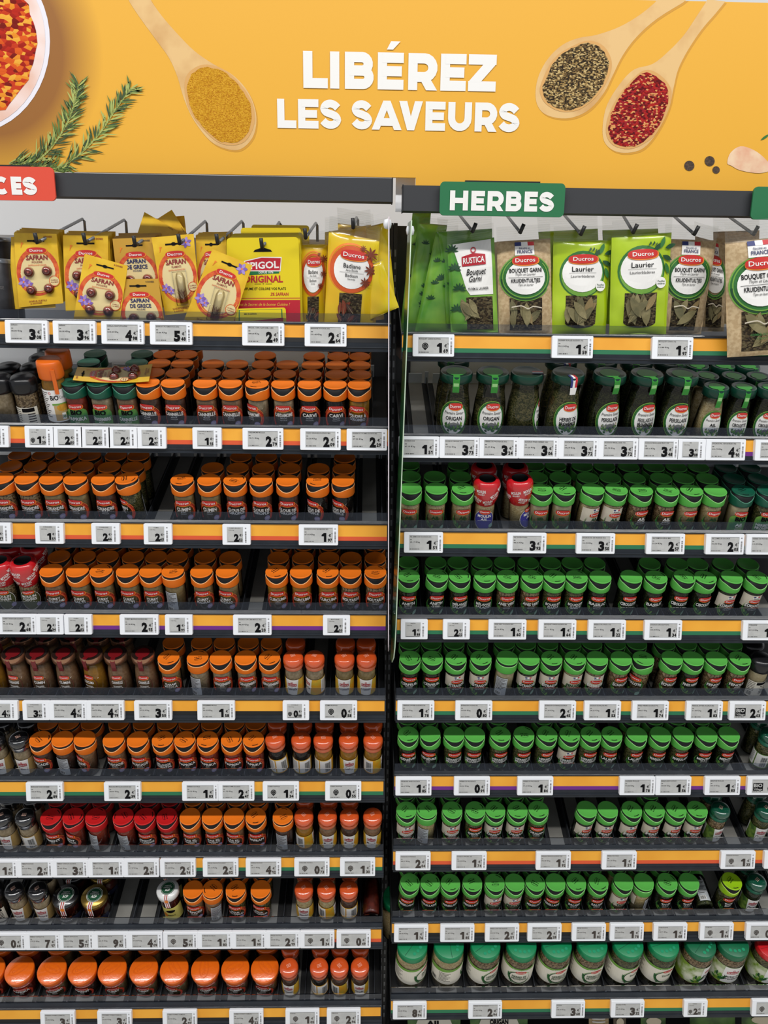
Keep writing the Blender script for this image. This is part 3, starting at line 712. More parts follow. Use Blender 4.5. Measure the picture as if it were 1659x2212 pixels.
# rows: x pixel of the lid, kind, contents, words, jars deep, twist, options, lean
T = 150
ROWS = {
('L', 1): [(-6,'z','tan',[],2,160,''),(46,'z','seed',[],4,0,''),(104,'t','yellow',['BIO'],4,0,''),(158,'b','red',['PAPRIKA','DOUX'],5,-4,''),(213,'b','tan',['GINGEMBRE','MOULU'],1,0,''),(268,'b','brown',['CANNELLE','MOULUE'],4,4,''),
  (319,'o','dark',['CANNELLE','MOULUE'],5,-14,''),(373,'o','dark',['CANNELLE','MOULUE'],5,-4,''),(442,'o','brown',['CANNELLE','MOULUE'],3,0,''),(497,'o','brown',['CANNELLE','MOULUE'],3,0,''),(555,'o','tan',['CARDAMOME','MOULUE'],4,-35,''),(611,'o','tan',['CARDAMOME','MOULUE'],3,0,''),
  (668,'o','black',['CARVI','GRAINES'],4,5,''),(724,'o','black',['CARVI','GRAINES'],5,5,''),(776,'o','yellow',['POUDRE À','COLOMBO'],5,-6,'')],
('L', 2): [(3,'o','seed',['CORIANDRE','GRAINES'],4,-5,''),(57,'o','seed',['CORIANDRE','GRAINES'],4,0,''),(110,'o','olive',['CORIANDRE','MOULUE'],4,0,''),(162,'o','olive',['CORIANDRE','MOULUE'],4,-12,''),(222,'o','dark',['CORIANDRE','MOULUE'],4,0,''),(273,'o','herb',['CUMIN','GRAINES'],6,-45,'',-4),
  (393,'o','olive',['CUMIN','MOULU'],1,0,''),(451,'o','olive',['CUMIN','MOULU'],2,0,''),(507,'o','dark',['CLOUS DE','GIROFLE'],4,0,''),(563.5,'o','dark',['CLOUS DE','GIROFLE'],5,0,''),(621,'o','dark',['CLOUS DE','GIROFLE'],5,0,''),(686,'o','black',['CLOUS DE','GIROFLE'],2,-38,''),(741,'o','black',['CLOUS DE','GIROFLE'],3,-38,'')],
('L', 3): [(-4,'m','seed',['MOULIN','POIVRES'],3,-5,''),(48,'m','seed',['MOULIN','POIVRES'],3,5,''),(110,'o','brown',['CURRY','TANDOORI'],3,0,''),(167,'o','olive',['CURRY','BALTI'],3,0,''),(218,'o','olive',['CURRY','BALTI'],3,0,''),(275,'o','olive',['CURRY','BALTI'],3,0,''),(325,'o','olive',['CURRY','KORMA'],4,0,''),
  (373,'o','olive',['CURRY'],4,165,''),(435,'o','olive',['CURRY','MADRAS'],3,0,''),(490,'o','olive',['CURRY','MADRAS'],2,-8,''),(597,'o','yellow',['CURCUMA','MOULU'],3,0,''),(650,'o','yellow',['CURCUMA','MOULU'],3,0,''),(708,'o','yellow',['CURCUMA','MOULU'],3,0,''),(757,'o','seed',['MOUTARDE','GRAINES'],2,0,''),(811,'o','seed',['MOUTARDE','GRAINES'],3,0,'')],
('L', 4): [(-25,'G','yellow',['CURCUMA'],2,0,''),(28,'G','brown',['CORIANDRE','TORRÉFIÉE'],2,-5,''),(80,'G','brown',['CUMIN','GRAINES TORRÉFIÉES'],2,0,''),(136,'G','brown',['CUMIN','GRAINES TORRÉFIÉES'],2,0,''),(196,'G','yellow',['CURCUMA',"D'ALLEPPEY"],2,-18,''),(249,'G','brown',['CANNELLE','DE SAIGON'],2,-5,''),(308,'G','brown',['CANNELLE','DE SAIGON'],1,-5,''),
  (364,'o','olive',['GARAM','MASALA'],2,0,''),(427,'o','tan',['GINGEMBRE'],2,160,''),(476,'o','tan',['GINGEMBRE','MOULU'],2,0,''),(530,'o','tan',['GINGEMBRE','MOULU'],2,12,''),(582,'o','tan',['GINGEMBRE','MOULU'],2,0,''),
  (633,'u','tan',['Cannelle'],2,-12,''),(679,'u','tan',['Cannelle'],1,-55,''),(744,'u','olive',['Cumin'],2,0,''),(792,'u','olive',['Cumin'],2,0,'')],
('L', 5): [(-14,'k','tan',['Poivre'],2,0,''),(39,'k','tan',['Poivre'],2,0,''),(87,'o','dark',['MUSCADE','MOULUE'],2,-8,'',2),(135,'o','dark',['MUSCADE'],2,170,'',2),(183,'o','brown',['MUSCADE','MOULUE'],2,-45,'',4),(245,'o','brown',['MUSCADE','MOULUE'],2,0,''),(297,'o','brown',['MUSCADE','MOULUE'],2,0,''),(351,'o','dark',['MÉLANGE','ORIENTAL'],2,0,''),
  (399,'o','red',['PAPRIKA','DOUX'],2,0,''),(448,'o','red',['PAPRIKA','DOUX'],2,0,''),(500,'o','red',['PAPRIKA','DOUX'],2,0,''),(547.5,'o','red',['PAPRIKA','DOUX'],2,-6,''),(593,'u','black',['Curry'],2,165,'',-4),(650,'u','black',['Curry'],2,165,''),(698,'u','yellow',['Curry'],2,150,''),(753,'u','yellow',['Curry'],2,0,''),(806,'u','yellow',['Curry'],2,95,'')],
('L', 6): [(3,'k','tan',['Poivre'],2,0,''),(52,'k','tan',['Poivre'],2,150,''),(110,'r','red',['PIMENT','DOUX'],2,0,''),(158,'r','red',['PIMENT','OISEAUX'],2,-35,'',3),(207,'r','red',['PIMENT'],2,150,'',3),(266,'r','red',['PIMENT'],2,160,''),(312,'r','red',['PIMENT','DE CAYENNE'],2,-5,''),(360,'r','red',['PIMENT','FORT'],2,0,''),
  (410,'o','brown',['RAS EL','HANOUT'],2,0,''),(458,'o','brown',['RAS EL','HANOUT'],2,0,''),(505,'o','brown',['RAS EL','HANOUT'],2,-4,''),(552,'o','dark',['SAFRAN'],2,-4,''),(611,'o','dark',['SAFRAN'],2,165,''),(656,'u','yellow',['Curcuma'],2,95,''),(707,'u','brown',['Muscade'],2,0,''),(754.5,'u','dark',['Muscade'],2,-4,''),(805,'u','brown',['Muscade'],1,-8,'')],
('L', 7): [(-20,'z','black',['POIVRE'],1,0,''),(28.5,'k','tan',['Poivre'],1,0,''),(80,'k','tan',['Poivre'],2,5,''),(141,'P','paste',['PIMENT'],2,0,''),(203,'Q','paste',['PIMENT'],2,0,''),(361.5,'w','paste',['PIMENT'],2,0,'',-3),
  (417,'o','brown',['4 ÉPICES','MOULUES'],2,0,''),(459,'o','brown',['4 ÉPICES'],2,-150,'',3),(509,'o','herb',['POUR','VIN CHAUD'],2,-4,''),(563,'o','herb',['POUR','VIN CHAUD'],2,-8,''),(656,'u','garlic',['Gingembre'],2,0,''),(705,'u','garlic',['Gingembre'],2,95,''),(753.5,'u','dark',['Cannelle'],2,155,'')],
('L', 8): [(-22,'B','red',['PAPRIKA','DOUX'],2,0,''),(41.5,'B','red',['PAPRIKA','DOUX'],2,8,''),(111.5,'B','olive',['COLOMBO','MOULU'],2,8,''),(177.5,'B','dark',['PIMENT','DOUX'],2,0,''),(242,'B','olive',['CURRY','DOUX'],2,0,''),(310,'B','olive',['CURRY','DOUX'],2,0,''),(376,'B','olive',['CURRY','DOUX'],2,-10,''),(443,'B','brown',['CUMIN','MOULU'],2,0,''),(508,'B','brown',['CUMIN','MOULU'],2,0,''),(572,'B','brown',['CANNELLE','MOULUE'],2,-10,''),
  (624,'u','dark',['Cumin'],2,-5,''),(689,'u','black',['Poivre'],2,160,''),(733,'u','dark',['Girofle'],2,95,''),(777.6,'u','dark',['Girofle'],2,-5,'')],
('R', 1): [(986,'H','empty',['ORIGAN'],2,0,''),(1065,'H','empty',['ORIGAN'],1,0,''),(1139,'H','herb',['ORIGAN'],1,85,'F'),(1228,'H','herb',['HERBES DE','PROVENCE'],2,4,'F'),(1318,'H','dherb',['PERSILLADE'],3,8,'g'),(1398,'H','dherb',['PERSILLADE À LA','PROVENÇALE'],2,8,'g'),(1474,'H','dherb',['PERSILLADE'],2,0,'g'),
  (1548,'h','garlic',['AIL'],4,6,''),(1607.5,'h','dherb',['CIBOULETTE'],4,4,''),(1664,'h','dherb',['CIBOULETTE'],4,4,'')],
('R', 2): [(887,'g','garlic',['AIL','SEMOULE'],3,0,''),(943,'g','garlic',['AIL','SEMOULE'],2,4,''),(1000,'g','garlic',['AIL','SEMOULE'],3,4,''),(1053,'m','garlic',['MOULIN','AIL'],3,0,'B'),(1123,'m','garlic',['MOULIN','AIL'],2,55,'B',-5),(1170,'g','cream',['SEL','À L\'AIL'],3,4,''),(1219.5,'g','cream',['SEL','À L\'AIL'],3,4,''),(1281.7,'g','garlic',['AIL','DE FRANCE'],3,30,'F',3),(1332,'g','garlic',['AIL','DE FRANCE'],3,14,'F',3),
  (1386,'g','seed',['AIL','EN POUDRE'],3,14,''),(1443,'g','seed',['AIL','EN POUDRE'],3,10,''),(1494,'g','garlic',['AIL','LAMELLES'],3,8,''),(1545.6,'g','garlic',['AIL','LAMELLES'],3,8,''),(1606,'b','cream',['AIL','SEMOULE'],3,8,''),(1661,'b','herb',['HERBES DE','PROVENCE'],3,8,'')],
('R', 3): [(883,'g','dherb',['ANETH','FEUILLES'],2,0,''),(945,'g','empty',['ANETH','FEUILLES'],2,8,'',3),(993,'g','dherb',['MÉLANGE','SALADES'],2,4,''),(1048,'g','dherb',['MÉLANGE','SALADES'],2,4,''),(1097,'g','seed',['ANIS VERT','GRAINES'],2,8,''),(1150,'g','seed',['ANIS VERT','GRAINES'],2,8,''),(1198,'g','herb',['BOUQUET','GARNI'],2,4,''),(1246,'g','herb',['BOUQUET','GARNI'],2,4,''),
  (1297,'g','dherb',['BASILIC','FEUILLES'],2,0,''),(1364,'g','dherb',['CIBOULETTE'],1,12,'',2),(1418,'g','dherb',['BASILIC'],2,8,''),(1479,'g','dherb',['CIBOULETTE'],2,-4,'',4),(1524,'g','dherb',['CIBOULETTE'],2,12,''),(1581,'g','dherb',['CORIANDRE','DE FRANCE'],2,12,'F',3),(1636.6,'g','dherb',['CORIANDRE','DE FRANCE'],2,12,'F',3)],
('R', 4): [(886,'g','dherb',['CERFEUIL','FEUILLES'],2,0,''),(934,'g','dherb',['CERFEUIL','FEUILLES'],2,0,''),(985,'g','dherb',['ESTRAGON','DE FRANCE'],2,8,'F'),(1039,'g','dherb',['ESTRAGON','DE FRANCE'],2,4,'F'),(1096,'g','cream',['ESTRAGON'],2,160,'F',2),(1143,'g','dherb',['ESTRAGON','DE FRANCE'],2,4,'F'),(1192,'g','dherb',['ESTRAGON','DE FRANCE'],2,4,'F'),(1243,'g','garlic',['FENUGREC'],2,8,'F'),
  (1290.5,'g','seed',['ÉCHALOTE','DE FRANCE'],2,0,'F'),(1342,'g','seed',['ÉCHALOTE'],2,10,''),(1390,'g','seed',['ÉCHALOTE'],2,-45,''),(1452,'g','seed',['ÉCHALOTE'],2,12,'',2),(1497.6,'g','dherb',['FINES HERBES'],2,10,''),(1548,'g','seed',['FENOUIL','GRAINES'],2,8,''),(1598.7,'g','seed',['FENOUIL','GRAINES'],2,8,''),(1648,'q','cream',[],2,0,'')],
('R', 5): [(882,'g','dherb',['GENIÈVRE','BAIES'],2,0,''),(929,'g','empty',['GENIÈVRE','BAIES'],2,-18,'',-3),(981,'g','herb',['HERBES DE','PROVENCE'],2,8,''),(1025.5,'g','herb',['HERBES DE','PROVENCE'],2,4,''),(1081,'g','herb',['HERBES DE','PROVENCE'],2,10,''),(1132,'g','herb',['HERBES DE','PROVENCE'],1,12,''),(1182,'g','herb',['HERBES DE','PROVENCE'],2,14,'',2),(1230.6,'g','dherb',['HERBES DE','PROVENCE'],2,6,'F'),
  (1276.6,'g','herb',['HERBES DE','PROVENCE'],2,4,''),(1322,'g','herb',['LAURIER','FEUILLES'],1,-6,''),(1376,'g','herb',['LAURIER','FEUILLES'],2,10,''),(1427,'g','herb',['MARJOLAINE'],2,8,''),(1476,'g','herb',['MARJOLAINE'],2,10,''),(1527,'g','dherb',['MENTHE','FEUILLES'],2,10,''),(1575,'g','dherb',['MENTHE','FEUILLES'],2,10,''),(1665,'v','herb',['Basilic'],3,120,'')],
('R', 6): [(878,'g','seed',['OIGNONS','DE FRANCE'],2,4,'F'),(922,'g','garlic',['OIGNONS'],2,160,'F'),(977,'g','seed',['OIGNONS','DE FRANCE'],2,8,'F'),(1027,'g','herb',['ORIGAN','FEUILLES'],1,8,''),(1070,'g','dherb',['ORIGAN','FEUILLES'],2,8,'F'),(1118,'g','dherb',['ORIGAN','FEUILLES'],2,6,'F'),(1163,'g','herb',['ORIGAN','FEUILLES'],2,-10,'',-2),
  (1268,'g','dherb',['ORIGAN','FEUILLES'],1,14,'F',2),(1313,'g','dherb',['PERSIL','FEUILLES'],1,10,'F'),(1365,'g','dherb',['PERSIL','FEUILLES'],1,10,'F'),(1414,'g','dherb',['PERSIL','FEUILLES'],2,10,'F'),(1461,'g','dherb',['PERSIL','FEUILLES'],1,12,'F'),(1506.5,'g','dherb',['PERSIL','FEUILLES'],1,0,'F'),(1558,'v','seed',['Oignon'],2,20,''),(1656,'v','herb',['Origan'],3,0,'')],
('R', 7): [(886,'g','herb',['PERSILLADE'],2,-5,'',5),(929,'g','dherb',['PERSILLADE'],2,-14,'',-2),(973,'g','herb',['PERSILLADE'],2,4,''),(1020.5,'g','herb',['PERSILLADE'],2,4,''),(1069,'g','cream',['PERSILLADE'],2,6,'F'),(1112,'g','cream',['PERSILLADE'],2,4,'F'),(1156.5,'g','herb',['PERSILLADE'],2,4,''),(1200,'g','herb',['PERSILLADE'],2,-10,''),(1245,'g','herb',['SAUGE','FEUILLES'],2,2,''),
  (1293,'g','herb',['SAUGE','FEUILLES'],2,4,''),(1347,'g','garlic',['THYM'],2,10,'F',3),(1391,'g','garlic',['THYM'],2,-130,'F'),(1442,'g','dherb',['THYM','FEUILLES'],2,8,''),(1489,'g','dherb',['THYM','FEUILLES'],2,8,''),(1581,'l','herb',['THYM','BIO'],1,0,'',2),(1636.6,'v','dherb',['Persil'],2,0,'')],
('R', 8): [(891,'W','garlic',['AIL','SEMOULE'],2,50,''),(970,'W','garlic',['AIL','SEMOULE'],2,100,''),(1049,'W','seed',['HERBES DE','PROVENCE'],2,32,''),(1127,'W','seed',['HERBES DE','PROVENCE'],2,0,''),(1203,'W','seed',['HERBES DE','PROVENCE'],2,14,''),(1280,'W','seed',['HERBES DE','PROVENCE'],2,12,''),(1357.5,'W','herb',['THYM'],2,22,''),(1434.5,'W','herb',['THYM'],2,16,''),
  (1514,'V','seed',['Herbes de','Provence'],2,45,''),(1585,'V','seed',['Herbes de','Provence'],2,8,''),(1668,'D','herb',['Ail'],2,10,'')],
}
# ---------------------------------------------------------------- room shell
mb = MB(); mb.box((-3, .46, 0), (3.2, .50, 3.2), BACKP); obj('wall_back', mb, kind='structure')
mb = MB(); mb.box((-4, -4, -.05), (4, .5, 0), mat('pale floor tile', (190, 186, 178), .35, noise=((204, 200, 192), 2, .4, .6))); obj('floor', mb, kind='structure')
# back panels of the two bays and the perforated uprights between them
for bay in 'LR':
    x0, x1 = XR[bay]; mb = MB(); mb.box((x0+.01, .345, .15), (x1-.012, .355, 2.16), BACKP)
    obj('back_panel', mb, label='white steel back panel behind the shelves of the %s' % BAY[bay], category='panel')
t = empty('shelf_upright', Matrix.Translation((.0558, .30, 0)), 'black slotted steel upright standing between the two bays', 'post')
for sx in (-1, 1):
    mb = MB(); x = sx*.0047
    mb.box((x-.0042, -.02, .0), (x+.0042, .03, 2.19), BLACKP); obj('post_channel', mb, t)
mb = MB()
for i in range(78):
    for sx in (-1, 1): mb.box((sx*.0047-.0018, -.0212, .12+.026*i), (sx*.0047+.0018, -.0200, .134+.026*i), STEEL)
obj('slot_row', mb, t, kind='stuff')
mb = MB(); mb.box((-.045, .0335, .0), (.045, .042, 2.19), BLACKP); obj('post_flange', mb, t)
# ---------------------------------------------------------------- banner and header
def mapY(Y):
    return lambda x, y, l: tuple(at(x, y, Y-.0004*l))
BY = .035
p0 = at(1659, 6, BY); ztop = p0.z
bz0 = at(600, 400, BY).z; 
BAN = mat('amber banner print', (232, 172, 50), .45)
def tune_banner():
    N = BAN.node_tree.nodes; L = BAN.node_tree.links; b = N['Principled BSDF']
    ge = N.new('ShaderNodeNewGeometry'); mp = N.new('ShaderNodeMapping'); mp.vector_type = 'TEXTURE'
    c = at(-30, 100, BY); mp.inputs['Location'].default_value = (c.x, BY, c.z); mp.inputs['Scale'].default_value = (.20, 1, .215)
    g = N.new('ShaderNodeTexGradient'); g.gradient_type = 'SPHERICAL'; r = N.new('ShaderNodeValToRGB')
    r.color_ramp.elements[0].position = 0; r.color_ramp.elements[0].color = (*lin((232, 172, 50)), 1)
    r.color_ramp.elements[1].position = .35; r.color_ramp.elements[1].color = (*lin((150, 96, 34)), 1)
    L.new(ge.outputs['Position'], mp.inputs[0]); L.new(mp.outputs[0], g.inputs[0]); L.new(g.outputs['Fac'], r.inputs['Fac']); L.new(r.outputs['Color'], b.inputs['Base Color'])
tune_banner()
bn = empty('wall_banner', Matrix.Translation((0, BY, ztop)), 'wide amber banner printed with spoons of spice and white lettering', 'banner')
inv = Matrix.Translation((0, -BY, -ztop))
def part_abs(name, mb, parent, inv_, **k): return obj(name, mb, parent, inv_, **k)
zl = at(840, 392, BY).z; zr = at(1200, 420, BY).z; xn = at(898, 390, BY).x; zn = at(880, 383.5, BY).z
mb = MB(); mb.box((-.95, BY, zl-.01), (xn, BY+.006, ztop), BAN) if 0 else None
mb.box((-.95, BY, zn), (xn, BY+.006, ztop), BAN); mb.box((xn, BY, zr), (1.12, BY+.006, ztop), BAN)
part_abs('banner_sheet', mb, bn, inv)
WOOD = mat('printed pale wood', (226, 186, 124), .5, noise=((206, 158, 96), 18, .45, .7))
WOODI = mat('printed wood hollow', (214, 162, 92), .5)
CURRY = grain('printed curry', [(196, 140, 26), (214, 160, 44), (180, 118, 20), (204, 148, 34)], 500)
PEPP = grain('printed pepper', [(70, 56, 34), (150, 122, 74), (44, 34, 24), (196, 170, 116), (104, 82, 50)], 330)
CHILI = grain('printed chilli', [(130, 20, 22), (170, 34, 30), (92, 14, 20), (214, 150, 90), (150, 30, 40)], 240)
FOOD = grain('printed stew', [(196, 60, 30), (226, 140, 40), (160, 34, 22), (232, 168, 60), (120, 24, 18), (214, 90, 30), (180, 40, 26)], 95)
SP = [([(277,0),(300,35),(340,90),(365,125),(383,165),(398,215),(420,262),(455,305),(490,322),(520,322),(545,298),(554,262),(548,225),(530,190),(500,160),(460,138),(420,110),(385,75),(350,35),(325,0)],
       [(405,180),(420,155),(450,145),(490,160),(520,190),(540,225),(543,265),(525,300),(495,308),(465,298),(430,262),(410,225)], CURRY, 'curry powder'),
      ([(1421,0),(1385,30),(1340,57),(1290,75),(1250,82),(1215,97),(1185,125),(1165,160),(1157,195),(1160,225),(1175,245),(1205,255),(1240,253),(1275,235),(1305,200),(1325,160),(1345,120),(1375,80),(1420,40),(1485,0)],
       [(1175,180),(1200,130),(1235,105),(1270,93),(1300,105),(1315,135),(1310,165),(1290,200),(1255,230),(1220,237),(1190,225),(1175,205)], PEPP, 'ground pepper'),
      ([(1528,0),(1505,35),(1478,75),(1445,110),(1410,138),(1370,150),(1340,180),(1312,225),(1302,270),(1305,305),(1325,325),(1355,330),(1390,320),(1420,285),(1445,235),(1455,190),(1465,150),(1485,110),(1515,65),(1545,30),(1567,3)],
       [(1315,270),(1325,235),(1350,195),(1385,160),(1410,160),(1435,180),(1445,205),(1435,245),(1410,290),(1370,315),(1335,312),(1318,295)], CHILI, 'chilli flakes')]
def smooth(pts, n=4, closed=True):
    out = []; N = len(pts)
    for i in range(N if closed else N-1):
        g = (lambda k: Vector(pts[k % N])) if closed else (lambda k: Vector(pts[max(0, min(N-1, k))]))
        a, b, c, d = g(i-1), g(i), g(i+1), g(i+2)
        for j in range(n):
            t = j/n; out.append(tuple(.5*((2*b)+(c-a)*t+(2*a-5*b+4*c-d)*t*t+(3*b-a-3*c+d)*t**3)))
    if not closed: out.append(tuple(pts[-1]))
    return out
SHD = mat('printed soft shadow', (208, 148, 42), .5)
for ol, bl, mt, nm in SP:
    p = Print(mapY(BY)); o2 = [q for q in ol if q[1] > 3]; top = [q for q in ol if q[1] <= 3]
    sm = smooth([ol[0]]+o2+[ol[-1]] if len(top) == 2 else ol, 4, False)
    sm = [q if q[1] > 0 else (q[0], -2) for q in sm]
    zt = ztop-.002
    sh = [(x+3, y+4) for x, y in sm]
    p.poly(sh, SHD, 0.6); p.poly(sm, WOOD, 1)
    hole = smooth([(sum(q[0] for q in bl)/len(bl)+(a-sum(q[0] for q in bl)/len(bl))*1.09, sum(q[1] for q in bl)/len(bl)+(b-sum(q[1] for q in bl)/len(bl))*1.07) for a, b in bl])
    p.poly(hole, WOODI, 2)
    s = part_abs('printed_spoon', p.mb, bn, inv, label='printed wooden spoon of '+nm)
    p = Print(mapY(BY)); rnd = random.Random(5); b3 = [(x+rnd.uniform(-1.5, 1.5), y+rnd.uniform(-1.5, 1.5)) for x, y in smooth(bl)]; p.poly(b3, mt, 3)
    obj('printed_powder', p.mb, s)
p = Print(mapY(BY)); cx, cy = -60, 90
el = lambda rx, ry, dx=0: [(cx+dx+rx*math.cos(2*PI*i/48), cy+ry*math.sin(2*PI*i/48)) for i in range(48)]
p.poly([q if q[1] > -30 else (q[0], -30) for q in el(168, 197)], mat('printed bowl white', (232, 228, 236), .5), 1)
p.poly([q if q[1] > -30 else (q[0], -30) for q in el(158, 187)], mat('printed bowl inside', (226, 176, 150), .5, noise=((240, 220, 214), 9, .4, .6)), 2)
p.poly([q if q[1] > -30 else (q[0], -30) for q in [(x+4*math.sin(x), y+4*math.sin(y)) for x, y in el(137, 166)]], FOOD, 3)
part_abs('printed_bowl', p.mb, bn, inv, label='printed white bowl of red stew')
p = Print(mapY(BY)); rnd = random.Random(11)
RG = [mat('needle green', (96, 122, 52), .5), mat('needle pale', (170, 180, 96), .5), mat('needle dark', (58, 80, 40), .5)]
for pts in ([(30, 372), (95, 335), (140, 275), (160, 225), (170, 182)], [(60, 372), (140, 355), (205, 300), (250, 235), (283, 190)], [(20, 352), (60, 360), (140, 372)]):
    c = smooth(pts, 12, False)
    for i in range(len(c)-1):
        a = math.atan2(c[i+1][1]-c[i][1], c[i+1][0]-c[i][0])
        nx, ny = -math.sin(a)*2, math.cos(a)*2
        p.poly([(c[i][0]+nx, c[i][1]+ny), (c[i+1][0]+nx, c[i+1][1]+ny), (c[i+1][0]-nx, c[i+1][1]-ny), (c[i][0]-nx, c[i][1]-ny)], RG[1], 4)
        for k in range(3):
            sg = rnd.choice((-1, 1)); b = a+sg*rnd.uniform(.3, 1.05); L_ = rnd.uniform(28, 52)*(1-.3*i/len(c))
            y_ = c[i][1]
            if y_+math.sin(b)*L_ > 378: continue
            p.leaf(c[i][0], y_, L_, rnd.uniform(2.6, 4.2), b, RG[rnd.randrange(3)], 5+k, 4)
part_abs('printed_rosemary', p.mb, bn, inv, label='printed sprigs of rosemary')
p = Print(mapY(BY))
for x, y, r in ((1489, 358, 11), (1533, 348, 11), (1547, 367, 8)):
    p.poly([(x+r*math.cos(a*PI/8), y+r*math.sin(a*PI/8)) for a in range(16)], mat('peppercorn print', (52, 38, 26), .6, noise=((84, 62, 42), 300, .4, .6)), 2)
part_abs('printed_peppercorns', p.mb, bn, inv)
p = Print(mapY(BY)); p.poly(smooth([(1571,352),(1578,330),(1600,316),(1630,325),(1655,345),(1668,365),(1640,374),(1600,368),(1580,358)]), mat('garlic clove print', (238, 206, 170), .5, noise=((226, 170, 136), 30, .4, .65)), 2)
p.leaf(1643, 303, 24, 5, -.6, GL, 2); part_abs('printed_garlic', p.mb, bn, inv)
# heavy sans letters built from strokes
def strokes(ch, W, H, t):
    h = t/2; a = H-h; r = W-h
    arc = lambda cx, cy, rx, ry, d0, d1, n=9: [(cx+rx*math.cos(math.radians(d0+(d1-d0)*i/n)), cy+ry*math.sin(math.radians(d0+(d1-d0)*i/n))) for i in range(n+1)]
    if ch == 'L': return [[(h, H), (h, 0)], [(h, h), (W, h)]]
    if ch == 'I': return [[(W/2, 0), (W/2, H)]]
    if ch in 'EÉ': return [[(h, 0), (h, H)], [(h, h), (W, h)], [(h, H/2), (W*.93, H/2)], [(h, a), (W, a)]]+([('P', [(W*.34, H*1.08), (W*.50, H*1.30), (W*.86, H*1.30), (W*.58, H*1.08)])] if ch == 'É' else [])
    if ch == 'H': return [[(h, 0), (h, H)], [(r, 0), (r, H)], [(h, H/2), (r, H/2)]]
    if ch == 'Z': return [[(0, a), (W, a)], [(0, h), (W, h)], ('P', [(0, t*.9), (W-t*1.35, H-t*.9), (W, H-t*.9), (t*1.35, t*.9)])]
    if ch == 'V': return [('P', [(0, H), (t*1.12, H), (W/2+t*.5, 0), (W/2-t*.5, 0)]), ('P', [(W, H), (W-t*1.12, H), (W/2-t*.5, 0), (W/2+t*.5, 0)])]
    if ch == 'A': return [('P', [(0, 0), (t*1.08, 0), (W/2+t*.5, H), (W/2-t*.5, H)]), ('P', [(W, 0), (W-t*1.08, 0), (W/2-t*.5, H), (W/2+t*.5, H)]), [(W*.26, H*.27), (W*.74, H*.27)]]
    if ch == 'U': return [[(h, H)]+arc(W/2, W/2, W/2-h, W/2-h, 180, 360)+[(r, H)]]
    if ch == 'B':
        q = (H/2-h)/2+h*.0; k = (a-H/2)/2
        return [[(h, 0), (h, H)], [(h, a)]+arc(r-k*1.05, H/2+k, k, k, 90, -90)+[(h, H/2)], [(h, H/2)]+arc(r-k*.9, h+(H/2-h)/2, k, (H/2-h)/2, 90, -90)+[(h, h)]]
    if ch == 'R':
        zz = H*.36; k = (a-zz)/2
        return [[(h, 0), (h, H)], [(h, a)]+arc(r-k, zz+k, k, k, 90, -90)+[(h, zz)], ('P', [(W*.36, zz), (W*.36+t*1.15, zz), (W, 0), (W-t*1.2, 0)])]
    if ch == 'P':
        zz = H*.36; k = (a-zz)/2; return [[(h, 0), (h, H)], [(h, a)]+arc(r-k, zz+k, k, k, 90, -90)+[(h, zz)]]
    if ch == 'C': return [arc(W/2+h*.3, H/2, W/2-h, H/2-h, 48, 312, 16)]
    if ch == 'S':
        P = [(.97, .80), (.78, .93), (.5, 1.0), (.2, .94), (.06, .76), (.2, .60), (.5, .52), (.82, .42), (.96, .24), (.80, .06), (.5, 0), (.2, .06), (.0, .20)]
        return [smooth([(h+(W-t)*x, h+(H-t)*y) for x, y in P], 3, False)]
def letters(word, x0, x1, z0, z1, t, Y, m, mb):
    if x0 is None: return
    def strip(P, tt):
        for i in range(len(P)-1):
            pass
        vs = []; n = len(P)
        for i in range(n):
            a = Vector(P[max(0, i-1)]); b = Vector(P[min(n-1, i+1)]); c = Vector(P[i])
            if 0 < i < n-1:
                d1 = (c-a).normalized(); d2 = (b-c).normalized(); d = (d1+d2).normalized(); k = 1/max(.5, d.dot(d1))
            else: d = (b-a).normalized(); k = 1
            nn = Vector((-d.y, d.x))*tt/2*k; vs += [c+nn, c-nn]
        return vs, [(2*i, 2*i+1, 2*i+3, 2*i+2) for i in range(n-1)]
    for ch, a, b in word:
        W = b-a; H = z1-z0; k_ = 0
        for S in strokes(ch, W, H, t):
            vs, fs = strip(S, t) if S[0] != 'P' else ([Vector(q) for q in S[1]], [tuple(range(len(S[1])))])
            k_ += 1; mb.add([(a+v.x, Y-.00005*k_, z0+v.y) for v in vs], fs, m)
def word_px(chars, ytop, ybot, Y, t, m, mb):     # chars: (letter, x left, x right)
    xm = (chars[0][1]+chars[-1][2])/2; ym = (ytop+ybot)/2
    z1, z0 = at(xm, ytop, Y).z, at(xm, ybot, Y).z
    letters([(c, at(a, ym, Y).x, at(b, ym, Y).x) for c, a, b in chars], 0, 0, z0, z1, t, Y, m, mb)
mb = MB(); s1 = at(733, 150, BY).x-at(713, 150, BY).x
word_px([('L',655,708),('I',713,733),('B',745,806),('É',816,872),('R',882,945),('E',952,1007),('Z',1012,1072)], 114, 194, BY-.0012, s1, TXW, mb)
word_px([('L',599,640),('E',644,688),('S',690,738),('S',758,805),('A',803,868),('V',862,913),('E',919,962),('U',968,1019),('R',1026,1074),('S',1076,1124)], 218, 281, BY-.0012, s1*.78, TXW, mb)
part_abs('lettering', mb, bn, inv)
